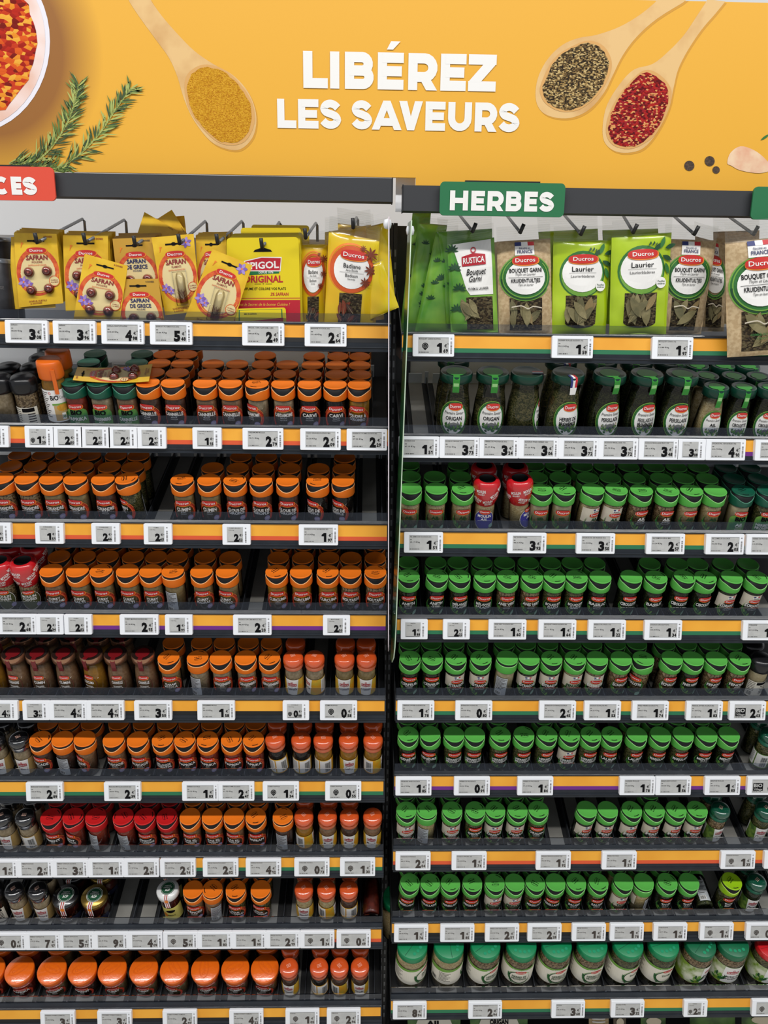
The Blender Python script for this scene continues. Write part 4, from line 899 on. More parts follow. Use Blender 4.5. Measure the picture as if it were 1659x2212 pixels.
# header bars
def bar(xa, xb, yt, yb, xr, name, label):
    Y = .0; z1 = at(xr, yt, Y).z; z0 = at(xr, yb, Y).z
    t = empty(name, Matrix.Translation((xa, Y, z0)), label, 'header rail')
    mb = MB(); mb.extr_x([(0, 0), (0, z1-z0), (.03, z1-z0), (.03, z1-z0-.004), (.006, z1-z0-.004), (.006, .003), (.03, .003), (.03, 0)], 0, xb-xa, BARM); obj('rail_profile', mb, t)
    mb = MB(); mb.box((xb-xa-.002, -.001, -.001), (xb-xa, .032, z1-z0+.001), BLACKP) if xa < 0 else mb.box((0, -.001, -.001), (.002, .032, z1-z0+.001), BLACKP); obj('end_cap', mb, t)
    return z0, z1
xb = at(849, 400, 0).x; xa2 = at(869, 420, 0).x
bar(-.95, xb, 379, 430, 480, 'header_rail', 'charcoal header rail above the left bay hooks')
bar(xa2, 1.12, 406, 461, 1240, 'header_rail', 'charcoal header rail above the right bay hooks, behind green sign')
def sign(x0, y0, x1, y1, col, label, word, t, ys):
    Y = -.012; A = at(x0, (y0+y1)/2, Y).x; B = at(x1, (y0+y1)/2, Y).x; xm = min((x0+x1)/2, 1640) if x0 > 0 else 60; z1 = at(max(20, xm), y0, Y).z; z0 = at(max(20, xm), y1, Y).z
    W, H, r = B-A, z1-z0, .008
    tt = empty('category_sign', Matrix.Translation((A, Y, z0)), label, 'sign')
    pts = []
    for cx, cz, a0 in ((W-r, H-r, 0), (r, H-r, 90), (r, r, 180), (W-r, r, 270)):
        for i in range(7): a = math.radians(a0+15*i); pts.append((cx+r*math.cos(a), cz+r*math.sin(a)))
    n = len(pts); mb = MB(); vs = [(x, 0, z) for x, z in pts]+[(x, .004, z) for x, z in pts]
    mb.add(vs, [tuple(range(n))[::-1], tuple(range(n, 2*n))]+[(i, (i+1) % n, n+(i+1) % n, n+i) for i in range(n)], mat('sign '+label.split()[0], col, .4))
    obj('sign_plate', mb, tt)
    mb = MB(); mb.box((W*.2, .004, H*.1), (W*.8, .012, H+.003), BLACKP); obj('sign_clip', mb, tt)
    if word:
        mb = MB(); word_px(word, ys[0], ys[1], Y-.0008, t, TXW, mb); obj('lettering', mb, tt, Matrix.Translation((-A, -Y, -z0)))
s2 = .0085
sign(-150, 360, 118, 433, (222, 78, 56), 'red rounded ÉPICES sign clipped to the left header rail', [('É',-126,-103),('P',-98,-72),('I',-66,-56),('C',-48,-14+2),('E',-6+14+14,45+2),('S',43+5,80)] and [('É',-100,-76),('P',-72,-46),('I',-41,-32),('C',-18,20),('E',24,47),('S',48,80)], s2, (381, 420))
sign(950, 394, 1220, 467, (38, 112, 70), 'green rounded HERBES sign clipped to the right header rail', [('H',972,1011),('E',1018,1047),('R',1053,1088),('B',1093,1126),('E',1133,1161),('S',1164,1198)], s2*1.05, (413, 456))
sign(1625, 403, 1900, 474, (58, 110, 76), 'green rounded sign at the right edge, cut off by the photo', None, 0, None)
mb = MB(); mb.box((.052, .06, at(870, 395, .06).z-.05), (at(897, 390, .06).x, .064, at(870, 380, .06).z+.005), WHITE); obj('joint_plate', mb, label='white plate seen in the notch under the banner between the bays', category='plate')
# ---------------------------------------------------------------- shelves
def shelf(bay, row):
    x0, x1 = XR[bay]; z = TAGZ[bay][row]; k = STR[bay][row]
    t = empty('shelf', Matrix.Translation((x0, YF.get(row, 0), z)), 'charcoal shelf with amber price rail, %s shelf down, %s' % (ORD[row], BAY[bay]), 'shelf', 'shelves of the two bays')
    W = x1-x0
    mb = MB(); mb.extr_x([(.0135, .0035), (.002, .0012), (-.0008, .0012), (-.0008, -.0012), (.0016, -.0012), (-.0035, -.0330), (-.0052, -.0335), (-.0056, -.0395), (-.0078, -.0400), (-.0082, -.0418), (-.0062, -.0440), (-.0065, -.0490), (.004, -.0500), (.02, -.046), (.02, -.002)], 0, W, RAIL)
    obj('price_rail', mb, t)
    e = .003 if bay == 'L' else .004
    mb = MB(); mb.extr_x([(.0014, -.0014), (-.0024, -.0246), (-.0018, -.0246), (.0020, -.0014)], 0, W-e if bay == 'L' else W, ORNG); obj('amber_strip', mb, t)
    mb = MB(); mb.extr_x([(-.0024, -.0246), (-.0036, -.0326), (-.0028, -.0326), (-.0018, -.0246)], 0, W-e if bay == 'L' else W, STRIPE[k]); obj('accent_strip', mb, t)
    mb = MB(); mb.extr_x([(.0125, .0030), (.0155, .0192), (.0175, .0192), (.0145, .0030)], .001, W-.001, ACRYL)
    obj('front_lip', mb, t)
    # end plate / bracket at the central gap
    xe = W-.0012 if bay == 'L' else -.0012
    mb = MB(); mb.extr_x([(.002, .001), (.27, .001+.268*math.tan(ALPHA)*.9), (.275, -.02), (.25, -.05), (.02, -.048), (-.004, -.046)], xe-.0006, xe+.0012, BLACKP); obj('end_bracket', mb, t)
    hook = row == 0
    a = 0 if hook else ALPHA
    zf = -.018 if not hook else -.012
    yf = YF.get(row, 0)
    def S(s, dz=0):   # tray frame -> local
        if hook: return (.02+s, zf+dz)
        Y, Z = tray(bay, row, s); Y -= yf; return (Y-SA*dz, Z-z+CA*dz)
    mb = MB(); p, q = S(-.014, -.0035), S(.302, -.0035); p2, q2 = S(-.014, -.0065), S(.302, -.0065)
    if hook: p, q, p2, q2 = (.02, -.012), (.055, -.012), (.02, -.016), (.055, -.016)
    mb.extr_x([p, q, q2, p2], 0, W, mat('shelf sheet dark', (28, 29, 31), .5)); obj('shelf_board', mb, t)
    if hook: return
    xs = sorted(LANES.get((bay, row), []))
    if not xs: return
    R = .0262; P = .0505; div = []
    wide = row == 8 or (bay == 'R' and row == 1)
    mids = []
    for i, x in enumerate(xs):
        if i+1 < len(xs):
            g = xs[i+1]-x
            if g < .098: mids.append((x+xs[i+1])/2)
            else:
                n = round(g/.052); 
                for j in range(n): mids.append(x+g*(j+.5)/n)
    first = xs[0]-(xs[1]-xs[0])/2; x = first
    while x > x0+.01: mids.append(x); x -= .0515
    x = xs[-1]+(.027 if not wide else .034)
    while x < x1-.002: mids.append(x); x += .0515
    mids = sorted(mids); dm = cached('divider', lambda: div_mesh()); 
    for x in mids:
        if px(Vector((x, 0, z)))[0] < -60 or px(Vector((x, 0, z)))[0] > 1720: continue
        Y, Z = tray(bay, row, 0); Y -= yf
        obj('lane_divider', dm, t, Matrix.Translation((x-x0, Y, Z-z)) @ TILT)
    for a_, b_ in zip(mids, mids[1:]):
        if px(Vector((a_, 0, z)))[0] < -80 or px(Vector((a_, 0, z)))[0] > 1720: continue
        w_ = (b_-a_)*.58; key = ('run', round(w_, 3)); Y, Z = tray(bay, row, 0); Y -= yf
        obj('lane_runner', cached(key, lambda: run_mesh(round(w_, 3))), t, Matrix.Translation(((a_+b_)/2-x0, Y, Z-z)) @ TILT)
def div_mesh():
    mb = MB(); mb.box((-.0007, -.006, -.002), (.0007, .30, .013), CLEARW); mb.box((-.0016, -.0085, -.002), (.0016, -.006, .0165), DIVF)
    mb.box((-.004, .296, -.002), (.004, .300, .026), DIVF); return mb.mesh('lane_divider')
def run_mesh(w):
    mb = MB(); mb.box((-w/2, -.008, -.0034), (w/2, .30, -.0004), RUN)
    mb.box((-w/2, .296, -.002), (w/2, .300, .022), DIVF); return mb.mesh('lane_runner')
for (bay, row), items in ROWS.items():
    for i, it in enumerate(items):
        xp, k, c, lines, dep, tw, opt = it[:7]; ln = it[7] if len(it) > 7 else 0
        put(bay, row, i, xp, k, c, lines, dep, tw, opt, ln)
for bay in 'LR':
    for row in range(10): shelf(bay, row)
# ---------------------------------------------------------------- price tags
def tag_body(w):
    def fn():
        mb = MB(); h = .0408; r = .0022; n = 4; pts = []
        for cx, cz, a0 in ((w/2-r, -r, 0), (-w/2+r, -r, 90), (-w/2+r, -h+r, 180), (w/2-r, -h+r, 270)):
            for i in range(n+1): a = math.radians(a0+90/n*i); pts.append((cx+r*math.cos(a), cz+r*math.sin(a)))
        N = len(pts); mx, mz = 0, -h/2
        A = [(mx+(x-mx)*.985, -.0086, mz+(z-mz)*.97) for x, z in pts]; B = [(x, -.0078, z) for x, z in pts]; D = [(x, .0010, z) for x, z in pts]
        mb.add(A+B+D, [tuple(range(N))[::-1], tuple(range(2*N, 3*N))]+[(i, (i+1) % N, N+(i+1) % N, N+i) for i in range(N)]+[(N+i, N+(i+1) % N, 2*N+(i+1) % N, 2*N+i) for i in range(N)], WHITE)
        return mb.mesh('tag_case')
    return cached(('tagb', w), fn)
def tag_screen(w, u0, u1):
    def fn():
        mb = MB(); p = Print(lambda x, y, l: (x, -.0087-.00005*l, y), mb)
        p.rect(-w/2+u0*w-.0006, -.0362, -w/2+u1*w+.0006, -.0052, mat('screen bezel', (206, 210, 216), .4), 0, 1); p.rect(-w/2+u0*w, -.0355, -w/2+u1*w, -.0060, SCREEN, 1, 1)
        return mb.mesh('screen')
    return cached(('tags', w), fn)
def tag_code(w, u, seed):
    def fn():
        p = Print(lambda x, y, l: (x, -.0088, y)); p.bars(-w/2+u*w, -w/2+u*w+.0032, -.0355, -.0130, 13, INK2, vertical=True, seed=seed); p.bars(-w/2+u*w, -w/2+u*w+.0030, -.0090, -.0062, 2, INK2, vertical=True, seed=seed)
        return p.mb.mesh('barcode')
    return cached(('tagc', w, seed), fn)
def price_tag(bay, row, i, xa, xb_, price, style='', name='', kg=''):
    z = TAGZ[bay][row]; small = (xb_-xa)/(82) < .82; w = .0545 if small else .0768
    yf = YF.get(row, 0); xc = x_for((xa+xb_)/2, -.006+yf, z-.02); a = math.radians(-7.5)
    M = Matrix.Translation((xc, .0005+yf, z-.0005)) @ Matrix.Rotation(a, 4, 'X')
    t = empty('price_tag', M, 'white electronic price tag showing %s, %s from left on the %s rail, %s' % (price, NTH[i], ORD[row], BAY[bay]), 'price tag', 'electronic price tags on the %s rail of the %s' % (ORD[row], BAY[bay]))
    obj('tag_case', tag_body(w), t)
    u0, u1, uc = (.17, .73, .80) if small else (.135, .865, .905)
    sc = obj('screen', tag_screen(w, u0, u1), t); obj('barcode', tag_code(w, uc, (i+row) % 4), t)
    p = Print(lambda x, y, l: (x, -.0089-.00004*l, y)); X = lambda u: -w/2+u*w
    ink = INK if row < 6 else INK2
    e, c = price.split('.')
    if small:
        p.digits(e, X(.52)-.0060, X(.52)+.0042, -.0330, .0135, ink, .06, 1); p.text('€', X(.645), -.0235, .0042, ink, None, .03, 1); p.digits(c, X(.655)-.0036, X(.655)+.0036, -.0328, .0048, ink, .05, 1); p.text('N', X(.715), -.0220, .0018, ink, None, .03, 1)
        if name: p.text(name[:14], X(.45), -.0085, .0018, ink, .0270, .01, 1)
        p.text((kg or '0.00')+' €/kg', X(.32), -.0125, .0016, ink, .0120, .0, 1); p.rect(X(.20), -.0349, X(.70), -.0341, ink, 1, 1)
        if 'm' in style: style = 's'
    else:
        p.digits(e, X(.650)-.0062, X(.650)+.0062, -.0338, .0178, ink, .06, 1); p.text('€', X(.79), -.0235, .0050, ink, None, .03, 1); p.digits(c, X(.795)-.0043, X(.795)+.0043, -.0332, .0062, ink, .05, 1); p.text('N', X(.845), -.0185, .0020, ink, None, .03, 1)
        p.rect(X(.145), -.0070, X(.855), -.0066, ink, 1, 1)
        if name: p.text(name, X(.15)+min(.046, len(name)*.0019)/2, -.0098, .0022, ink, min(.046, len(name)*.0019), .01, 1)
        if 'm' not in style and 'b' not in style and 'v' not in style: p.text((kg or '00.00')+' €/kg', X(.28), -.0205, .0026, ink, .0195, .01, 1); p.rect(X(.155), -.0150, X(.20), -.0140, ink, 1, 1)
        p.bars(X(.155), X(.40), -.0338, -.0322, 9, ink, 1, seed=row+i)
    if 'm' in style or style == 's':
        cx, cy, r = (X(.30), -.0215, .0058) if style != 's' else (X(.28), -.0265, .0042)
        p.ring(cx, cy, r, r, r*.28, ink, 1, 0, 360, 18); p.ring(cx, cy, r*.62, r*.62, r*.3, ink, 1, 0, 360, 14); p.rect(cx-r*.1, cy-r*.3, cx+r*.1, cy+r*.3, ink, 2, 1); p.rect(cx-r*.3, cy-r*.1, cx+r*.3, cy+r*.1, ink, 2, 1)
        p.poly([(cx-r*.5, cy-r*.9), (cx+r*.5, cy-r*.9), (cx, cy-r*1.4)], ink, 1)
    if 'b' in style:
        p.rect(X(.16), -.0310, X(.44), -.0135, ink, 1, 1); p.text('BiO', X(.30), -.0225, .0075, SCREEN, .0180, .03, 3); p.text('Village', X(.30), -.0295, .0045, SCREEN, .0180, .01, 3)
    if 'v' in style: p.ring(X(.30), -.0215, .009, .0035, .0008, ink, 1, 0, 360, 18); p.text('Sabatier', X(.30), -.0235, .0040, ink, .020, .02, 2, shear=.2)
    obj('price_print', p.mb, sc)
TAGS = {
('L', 0): [(23,95,'3.08','','SAFRAN'),(128,196,'3.96','','SAFRAN'),(219,313,'4.98','','SAFRAN GRECE POUDRE','1245.00'),(324,417,'5.48','','SAFRAN FILAMENTS 0.35G','15.66'),(523,615,'2.49','','SPIGOL 100% NATUREL 4.8G','444.64'),(659,748,'2.64','','BADIANE DUCROS 26G','101.60')],
('L', 1): [(-42,20,'2.05','',''),(56,118,'1.25','m','BIO'),(118,178,'2.50','','PAPRIKA'),(178,238,'2.55','','GINGEMBRE'),(238,297,'2.84','','CANNELLE'),(297,360,'2.37','','CANNELLE'),(417,479,'1.15','','CANNELLE MOULUE'),(524,613,'2.79','','CARDAMOME MOULUE','79.71'),(649,736,'2.09','','CARVI GRAINES DUCROS 38G','55.00'),(750,835,'2.29','','POUDRE A COLOMBO DUCROS 40G','57.25')],
('L', 2): [(-36,26,'2.31','','CORIANDRE'),(76,141,'1.51','','CORIANDRE'),(198,261,'2.66','','CORIANDRE'),(311,373,'2.65','','CUMIN'),(482,541,'2.52','','CUMIN MOULU'),(646,730,'1.97','','DUCROS CLOUS DE GIROFLE 29G','67.93')],
('L', 3): [(-3,80,'2.68','','CURRY TANDOORI DUCROS','72.43'),(81,137,'2.34','','CURRY'),(140,200,'2.52','','CURRY'),(259,344,'2.15','','CURRY MADRAS DUCROS 45G','47.78'),(357,417,'1.91','','CURRY'),(504,587,'2.20','','DUCROS CURCUMA MOULU 45G','48.89'),(700,754,'2.50','','MOUTARDE')],
('L', 4): [(-20,42,'4.13','',''),(52,107,'3.39','','CORIANDRE'),(108,189,'4.56','','CUMIN TORREFIE DUCROS 39G','116.92'),(188,269,'4.19','','CURCUMA ALLEPPEY DUCROS 40G','104.75'),(291,372,'3.50','','CANNELLE DE SAIGON','97.22'),(427,508,'1.58','','GINGEMBRE MOULU','56.43'),(612,667,'0.88','m','CANNELLE'),(692,771,'0.58','m','CUMIN RUSTICA')],
('L', 5): [(57,138,'2.89','','MUSCADE NOIX ENTIERE','103.00'),(226,305,'2.39','','MUSCADE MOULUE DUCROS 30G','58.00'),(395,472,'1.83','','PAPRIKA DUCROS','59.75'),(472,549,'2.47','','PAPRIKA FUME DUCROS','61.75'),(568,646,'1.34','m','CURRY RUSTICA'),(703,780,'0.55','m','CURRY RUSTICA')],
('L', 6): [(-37,39,'1.09','m',''),(39,115,'2.39','','PIMENT DUCROS','217.27'),(115,191,'3.25','','PIMENT OISEAUX DUCROS','65.65'),(192,268,'1.81','','PIMENT DOUX DUCROS','47.63'),(268,344,'2.39','','PIMENT DE CAYENNE','217.27'),(347,423,'2.14','','PIMENT FORT DUCROS','53.50'),(439,515,'2.02','','RAS EL HANOUT DUCROS','53.16'),(531,608,'4.12','','SAFRAN DUCROS','13.73'),(637,711,'0.73','m','CURCUMA RUSTICA'),(735,810,'1.30','m','MUSCADE RUSTICA')],
('L', 7): [(-18,58,'0.60','m','POIVRE'),(58,130,'7.17','','PIMENT ESPELETTE','179.25'),(130,203,'5.77','','PIMENT ESPELETTE','144.25'),(204,277,'9.03','','PIMENT ESPELETTE','225.75'),(277,352,'4.09','','PIMENT','272.66'),(353,428,'5.99','m','MOUTARDE'),(428,501,'1.80','','4 EPICES DUCROS','46.95'),(501,575,'1.99','','VIN CHAUD DUCROS','60.22'),(575,648,'2.19','','EPICES DUCROS','23.80'),(649,722,'1.34','m','GINGEMBRE'),(728,800,'0.49','m','CANNELLE')],
('L', 8): [(89,163,'3.39','','PAPRIKA FORMAT FAMILIAL','33.90'),(212,285,'3.74','','COLOMBO FORMAT FAMILIAL','26.00'),(353,425,'2.97','','CURRY FORMAT FAMILIAL','29.70'),(497,568,'4.22','','CUMIN FORMAT FAMILIAL','42.20'),(618,689,'1.05','m','POIVRE'),(707,778,'2.96','m','GIROFLE')],
('R', 0): [(891,981,'1.69','m','BOUQUET GARNI RUSTICA'),(1190,1281,'1.59','','LAURIER FEUILLES DUCROS 17G','93.53'),(1403,1499,'1.97','','BOUQUET GARNI 17G','115.88')],
('R', 1): [(860,949,'1.51','','DUCROS 32G','47.19'),(950,1034,'3.73','','DUCROS ORIGAN 21G','177.62'),(1034,1119,'3.24','','HERBES DE PROVENCE 35G','92.57'),(1120,1205,'3.06','','DUCROS FINES HERBES 16G','191.25'),(1205,1292,'3.72','','DUCROS PERSILLADE 19G','195.79'),(1291,1377,'3.72','','DUCROS PERSILLADE 19G','195.79'),(1378,1464,'3.48','','DUCROS PERSILLADE PROV 19G','183.16'),(1463,1521,'3.08','','AIL'),(1521,1610,'4.10','','DUCROS AIL 1ER SAVEUR 19G','215.79'),(1628,1715,'4.10','','DUCROS CIBOULETTE','215.79')],
('R', 2): [(873,956,'1.51','','AIL SEMOULE DUCROS 60G','25.17'),(1095,1180,'3.93','','AIL DUCROS 40G','98.25'),(1242,1329,'3.50','','DUCROS AIL DE FRANCE 31G','112.90'),(1392,1480,'2.57','','AIL FUME DUCROS 48G','53.54'),(1521,1607,'2.05','','AIL LAMELLES DUCROS','102.50'),(1608,1695,'1.92','','HERBES DE PROVENCE BIO','115.00')],
('R', 3): [(867,922,'1.88','','ANETH'),(958,1013,'2.22','','SALADES'),(1055,1136,'1.60','','ANIS VERT DUCROS 35G','45.26'),(1162,1244,'1.64','','BOUQUET GARNI DUCROS 18G','91.11'),(1268,1352,'1.22','','BASILIC DUCROS 11G','110.91'),(1389,1473,'1.34','','DUCROS CIBOULETTE 4G','335.00'),(1600,1685,'1.85','','CORIANDRE','237.13')],
('R', 4): [(859,937,'1.78','','CERFEUIL ENTIER DUCROS 7G','254.29'),(984,1062,'0.80','','ESTRAGON DUCROS 5G','160.00'),(1164,1243,'2.45','','ESTRAGON DE FRANCE DUCROS','37.30'),(1260,1341,'1.53','','DUCROS ECHALOTE 40G','38.25'),(1363,1444,'1.74','','FINES HERBES DUCROS 7G','248.57'),(1479,1561,'1.83','','FENOUIL ENTIER DUCROS 30G','61.00'),(1572,1654,'2.03','b','')],
('R', 5): [(855,931,'1.85','','GENIEVRE BAIES DUCROS','66.67'),(981,1057,'0.91','','HERBES DE PROVENCE','50.56'),(1117,1194,'1.84','','HERBES DE PROVENCE','77.69'),(1337,1414,'1.78','','LAURIER FEUILLES','74.58'),(1415,1491,'1.56','','MARJOLAINE DUCROS','100.00'),(1518,1600,'1.83','','MENTHE FEUILLES','203.33'),(1611,1690,'0.95','b','')],
('R', 6): [(855,929,'2.04','','OIGNONS DE FRANCE','68.27'),(976,1050,'1.74','','DUCROS ORIGAN 12G','145.00'),(1157,1232,'1.92','','ORIGAN FRANCE DUCROS 10G','192.00'),(1298,1375,'1.21','','PERSIL DUCROS','151.25'),(1553,1632,'1.33','m','OIGNON RUSTICA'),(1648,1724,'1.20','m','')],
('R', 7): [(852,924,'1.76','','PERSILLADE','80.43'),(952,1023,'1.85','','PERSILLADE DUCROS','61.67'),(1048,1120,'2.51','','PERSILLADE DE FRANCE','100.40'),(1139,1212,'2.28','','PERSILLADE DUCROS','126.67'),(1235,1307,'1.82','','SAUGE DUCROS','130.00'),(1316,1390,'1.78','','THYM DUCROS','137.00'),(1409,1484,'1.68','','THYM DUCROS','118.71'),(1509,1584,'1.04','m','THYM BIO'),(1609,1683,'0.95','m','')],
('R', 8): [(850,920,'8.94','','DUCROS AIL SEMOULE','25.00'),(1012,1083,'2.94','','HERBES DE PROVENCE','29.40'),(1191,1262,'3.68','','DUCROS','108.24'),(1319,1390,'3.32','','DUCROS THYM','22.74'),(1475,1527,'2.88','m','HERBES'),(1623,1693,'1.90','m','')],
}
for (bay, row), L_ in TAGS.items():
    for i, t in enumerate(L_): price_tag(bay, row, i, *t)
# ---------------------------------------------------------------- hanging goods on the top shelf
def quad(c, Y, bow=0.0, thick=0.0, top=1.0, seed=0):
    """map over a quad seen at four photo corners (TL, TR, BR, BL) standing at depth Y; x in metres from the centre line, y in metres from the foot"""
    TL, TR, BR, BL = [at(p[0], p[1], Y) for p in c]
    W = ((TR-TL).length+(BR-BL).length)/2; H = ((TL-BL).length+(TR-BR).length)/2
    rnd = random.Random(seed); ph = [rnd.uniform(0, 6) for _ in range(4)]
    def f(x, y, l, back=False):
        u, v = x/W+.5, y/H; P = (BL*(1-u)+BR*u)*(1-v)+(TL*(1-u)+TR*u)*v
        d = 0
        if thick:
            vv = min(v/top, 1); d = thick*max(0, math.sin(PI*min(max(u, 0), 1)))**.55*max(0, math.sin(PI*min(max(vv, 0), 1)))**.45
            d += thick*.14*math.sin(u*7+v*6+ph[0])*math.sin(v*11+ph[1]) * (1 if vv < 1 else .3)
        d += bow*math.sin(PI*v)
        return (P.x, Y-d-(.0006 if thick else .0002)*l if not back else Y+d*.5+.0004, P.z)
    return f, W, H
def hanging(name, c, Y, label, cat, grp):
    f, W, H = None, 0, 0
    base = at((c[2][0]+c[3][0])/2, (c[2][1]+c[3][1])/2, Y)
    return empty(name, Matrix.Translation(base), label, cat, grp), Matrix.Translation(-base)
def sheet(f, W, H, m, nu=10, nv=14, v0=0, v1=1, both=True, mb=None, lay=0):
    mb = mb or MB(); G = [(-W/2+W*i/nu, H*(v0+(v1-v0)*j/nv)) for j in range(nv+1) for i in range(nu+1)]
    fs = [(j*(nu+1)+i, j*(nu+1)+i+1, (j+1)*(nu+1)+i+1, (j+1)*(nu+1)+i) for j in range(nv) for i in range(nu)]
    mb.add([f(x, y, lay) for x, y in G], fs, m, True)
    if both:
        mb.add([f(x, y, lay, True) for x, y in G], [q[::-1] for q in fs], m, True)
    return mb
CARDY = mat('saffron card yellow', (222, 176, 36), .35, .4, coat=.3, noise=((232, 190, 48), 30, .4, .6))
CARDO = mat('ochre card', (196, 150, 52), .35, .4, coat=.3)
BEIGE = mat('card beige oval', (226, 206, 150), .45)
RINGR = mat('card ring red', (200, 64, 40), .4, noise=((224, 110, 50), 90, .4, .65))
NAVY = mat('navy print', (36, 44, 92), .5); MAROON = mat('maroon print', (140, 40, 40), .5)
CROC = mat('crocus violet', (126, 92, 176), .5); CROC2 = mat('crocus pale', (166, 140, 206), .5)
PODM = mat('saffron pod', (158, 66, 52), .3, .5, coat=.6)
def pod_mesh(r):
    def fn():
        mb = MB(); P = [(r*math.cos(a), r*math.sin(a)) for a in [i*PI/2/6 for i in range(7)]]
        # dome standing out along -Y
        n = 16; vs = []; fs = []
        for q, h in P:
            for k in range(n): vs.append((q*math.cos(2*PI*k/n), -h*.95, q*math.sin(2*PI*k/n)))
        for j in range(6):
            for k in range(n): fs.append((j*n+k, j*n+(k+1) % n, (j+1)*n+(k+1) % n, (j+1)*n+k))
        mb.add(vs, fs, BLIST, True); return mb.mesh('blister')
    return cached(('pod', r), fn)
def podin_mesh(r):
    def fn():
        mb = MB(); n = 14; vs = []; fs = []; P = [(r*.78, 0), (r*.80, r*.4), (r*.62, r*.68), (r*.40, r*.74), (r*.34, r*.60), (0, r*.58)]
        for q, h in P:
            for k in range(n): vs.append((q*math.cos(2*PI*k/n), -h, q*math.sin(2*PI*k/n)))
        for j in range(len(P)-1):
            for k in range(n): fs.append((j*n+k, j*n+(k+1) % n, (j+1)*n+(k+1) % n, (j+1)*n+k))
        mb.add(vs, fs, PODM, True); return mb.mesh('saffron_pod')
    return cached(('podi', r), fn)
def flower(p, x, y, r, ly):
    for i in range(6): p.leaf(x, y, r, r*.55, i*PI/3+.3, (CROC, CROC2)[i % 2], ly+i % 2, 5)
    p.ell(x, y, r*.16, r*.16, LOGO_O, ly+2, 8)
def card_face(p, W, H, kind, inv=False):
    h = .0
    ky = W
    p.ring(0, H*.47, W*.49, H*.335, W*.10, RINGR, 1, 0, 360, 36); p.ell(0, H*.46, W*.40, H*.275, BEIGE, 1, 14, 4)
    p.ring(.01*W, H*.48, W*.46, H*.305, W*.012, LOGO_Y, 3, 200, 350)
    p.logo(0, H*.765, W*.46, H*.085, 4)
    ink = NAVY if kind == 'g' else MAROON
    if kind == 'g': p.text('SAFRAN', 0, H*.645, H*.058, ink, W*.44, .03, 5); p.text('DE GRECE', 0, H*.565, H*.058, ink, W*.50, .03, 5); p.text('POUDRE', 0, H*.525, H*.026, ink, W*.2, .01, 5)
    else:
        p.text('SAFRAN', 0, H*.635, H*.066, ink, W*.50, .03, 5)
        p.text('POUDRE' if kind == 'p' else 'FILAMENTS', 0, H*.590, H*.028, ink, W*.24, .01, 5); p.text('SAFFRAANPOEDER' if kind == 'p' else 'SAFFRAANDRADEN', 0, H*.552, H*.022, RINGR, W*.42, 0, 5)
    if kind != 'f': p.text('4 DOSES', W*.29, H*.945, H*.024, INK2 if kind == 'g' else MAROON, W*.20, .02, 4)
    else: flower(p, W*.30, H*.90, W*.14, 4)
    flower(p, -W*.34, H*.34, W*.13, 4); flower(p, -W*.22, H*.30, W*.10, 6)
    p.ell(W*.36, H*.33, W*.115, W*.115, BEIGE, 6, 10); p.ring(W*.36, H*.33, W*.12, W*.12, W*.014, RINGR, 7); p.text('CUEILLI', W*.36, H*.335, H*.018, MAROON, W*.16, .01, 8); p.text('À LA MAIN', W*.36, H*.305, H*.018, MAROON, W*.17, .01, 8)
    p.text('SAVEUR SUBTILE', -W*.06, H*.055, H*.024, MAROON, W*.40, .01, 4); p.text('& RAFFINÉE', -W*.10, H*.025, H*.022, MAROON, W*.26, .01, 4)
    p.rect(-W*.20, H*.885, W*.20, H*.905, INK, 4, 2); p.ell(0, H*.895, W*.06, H*.022, INK, 5, 8)
    for i in range(5): p.leaf(-W*.36+.02*W*i, H*(.80+.015*i), W*.07, W*.018, 1.2+.4*i, LOGO_O, 3, 3)
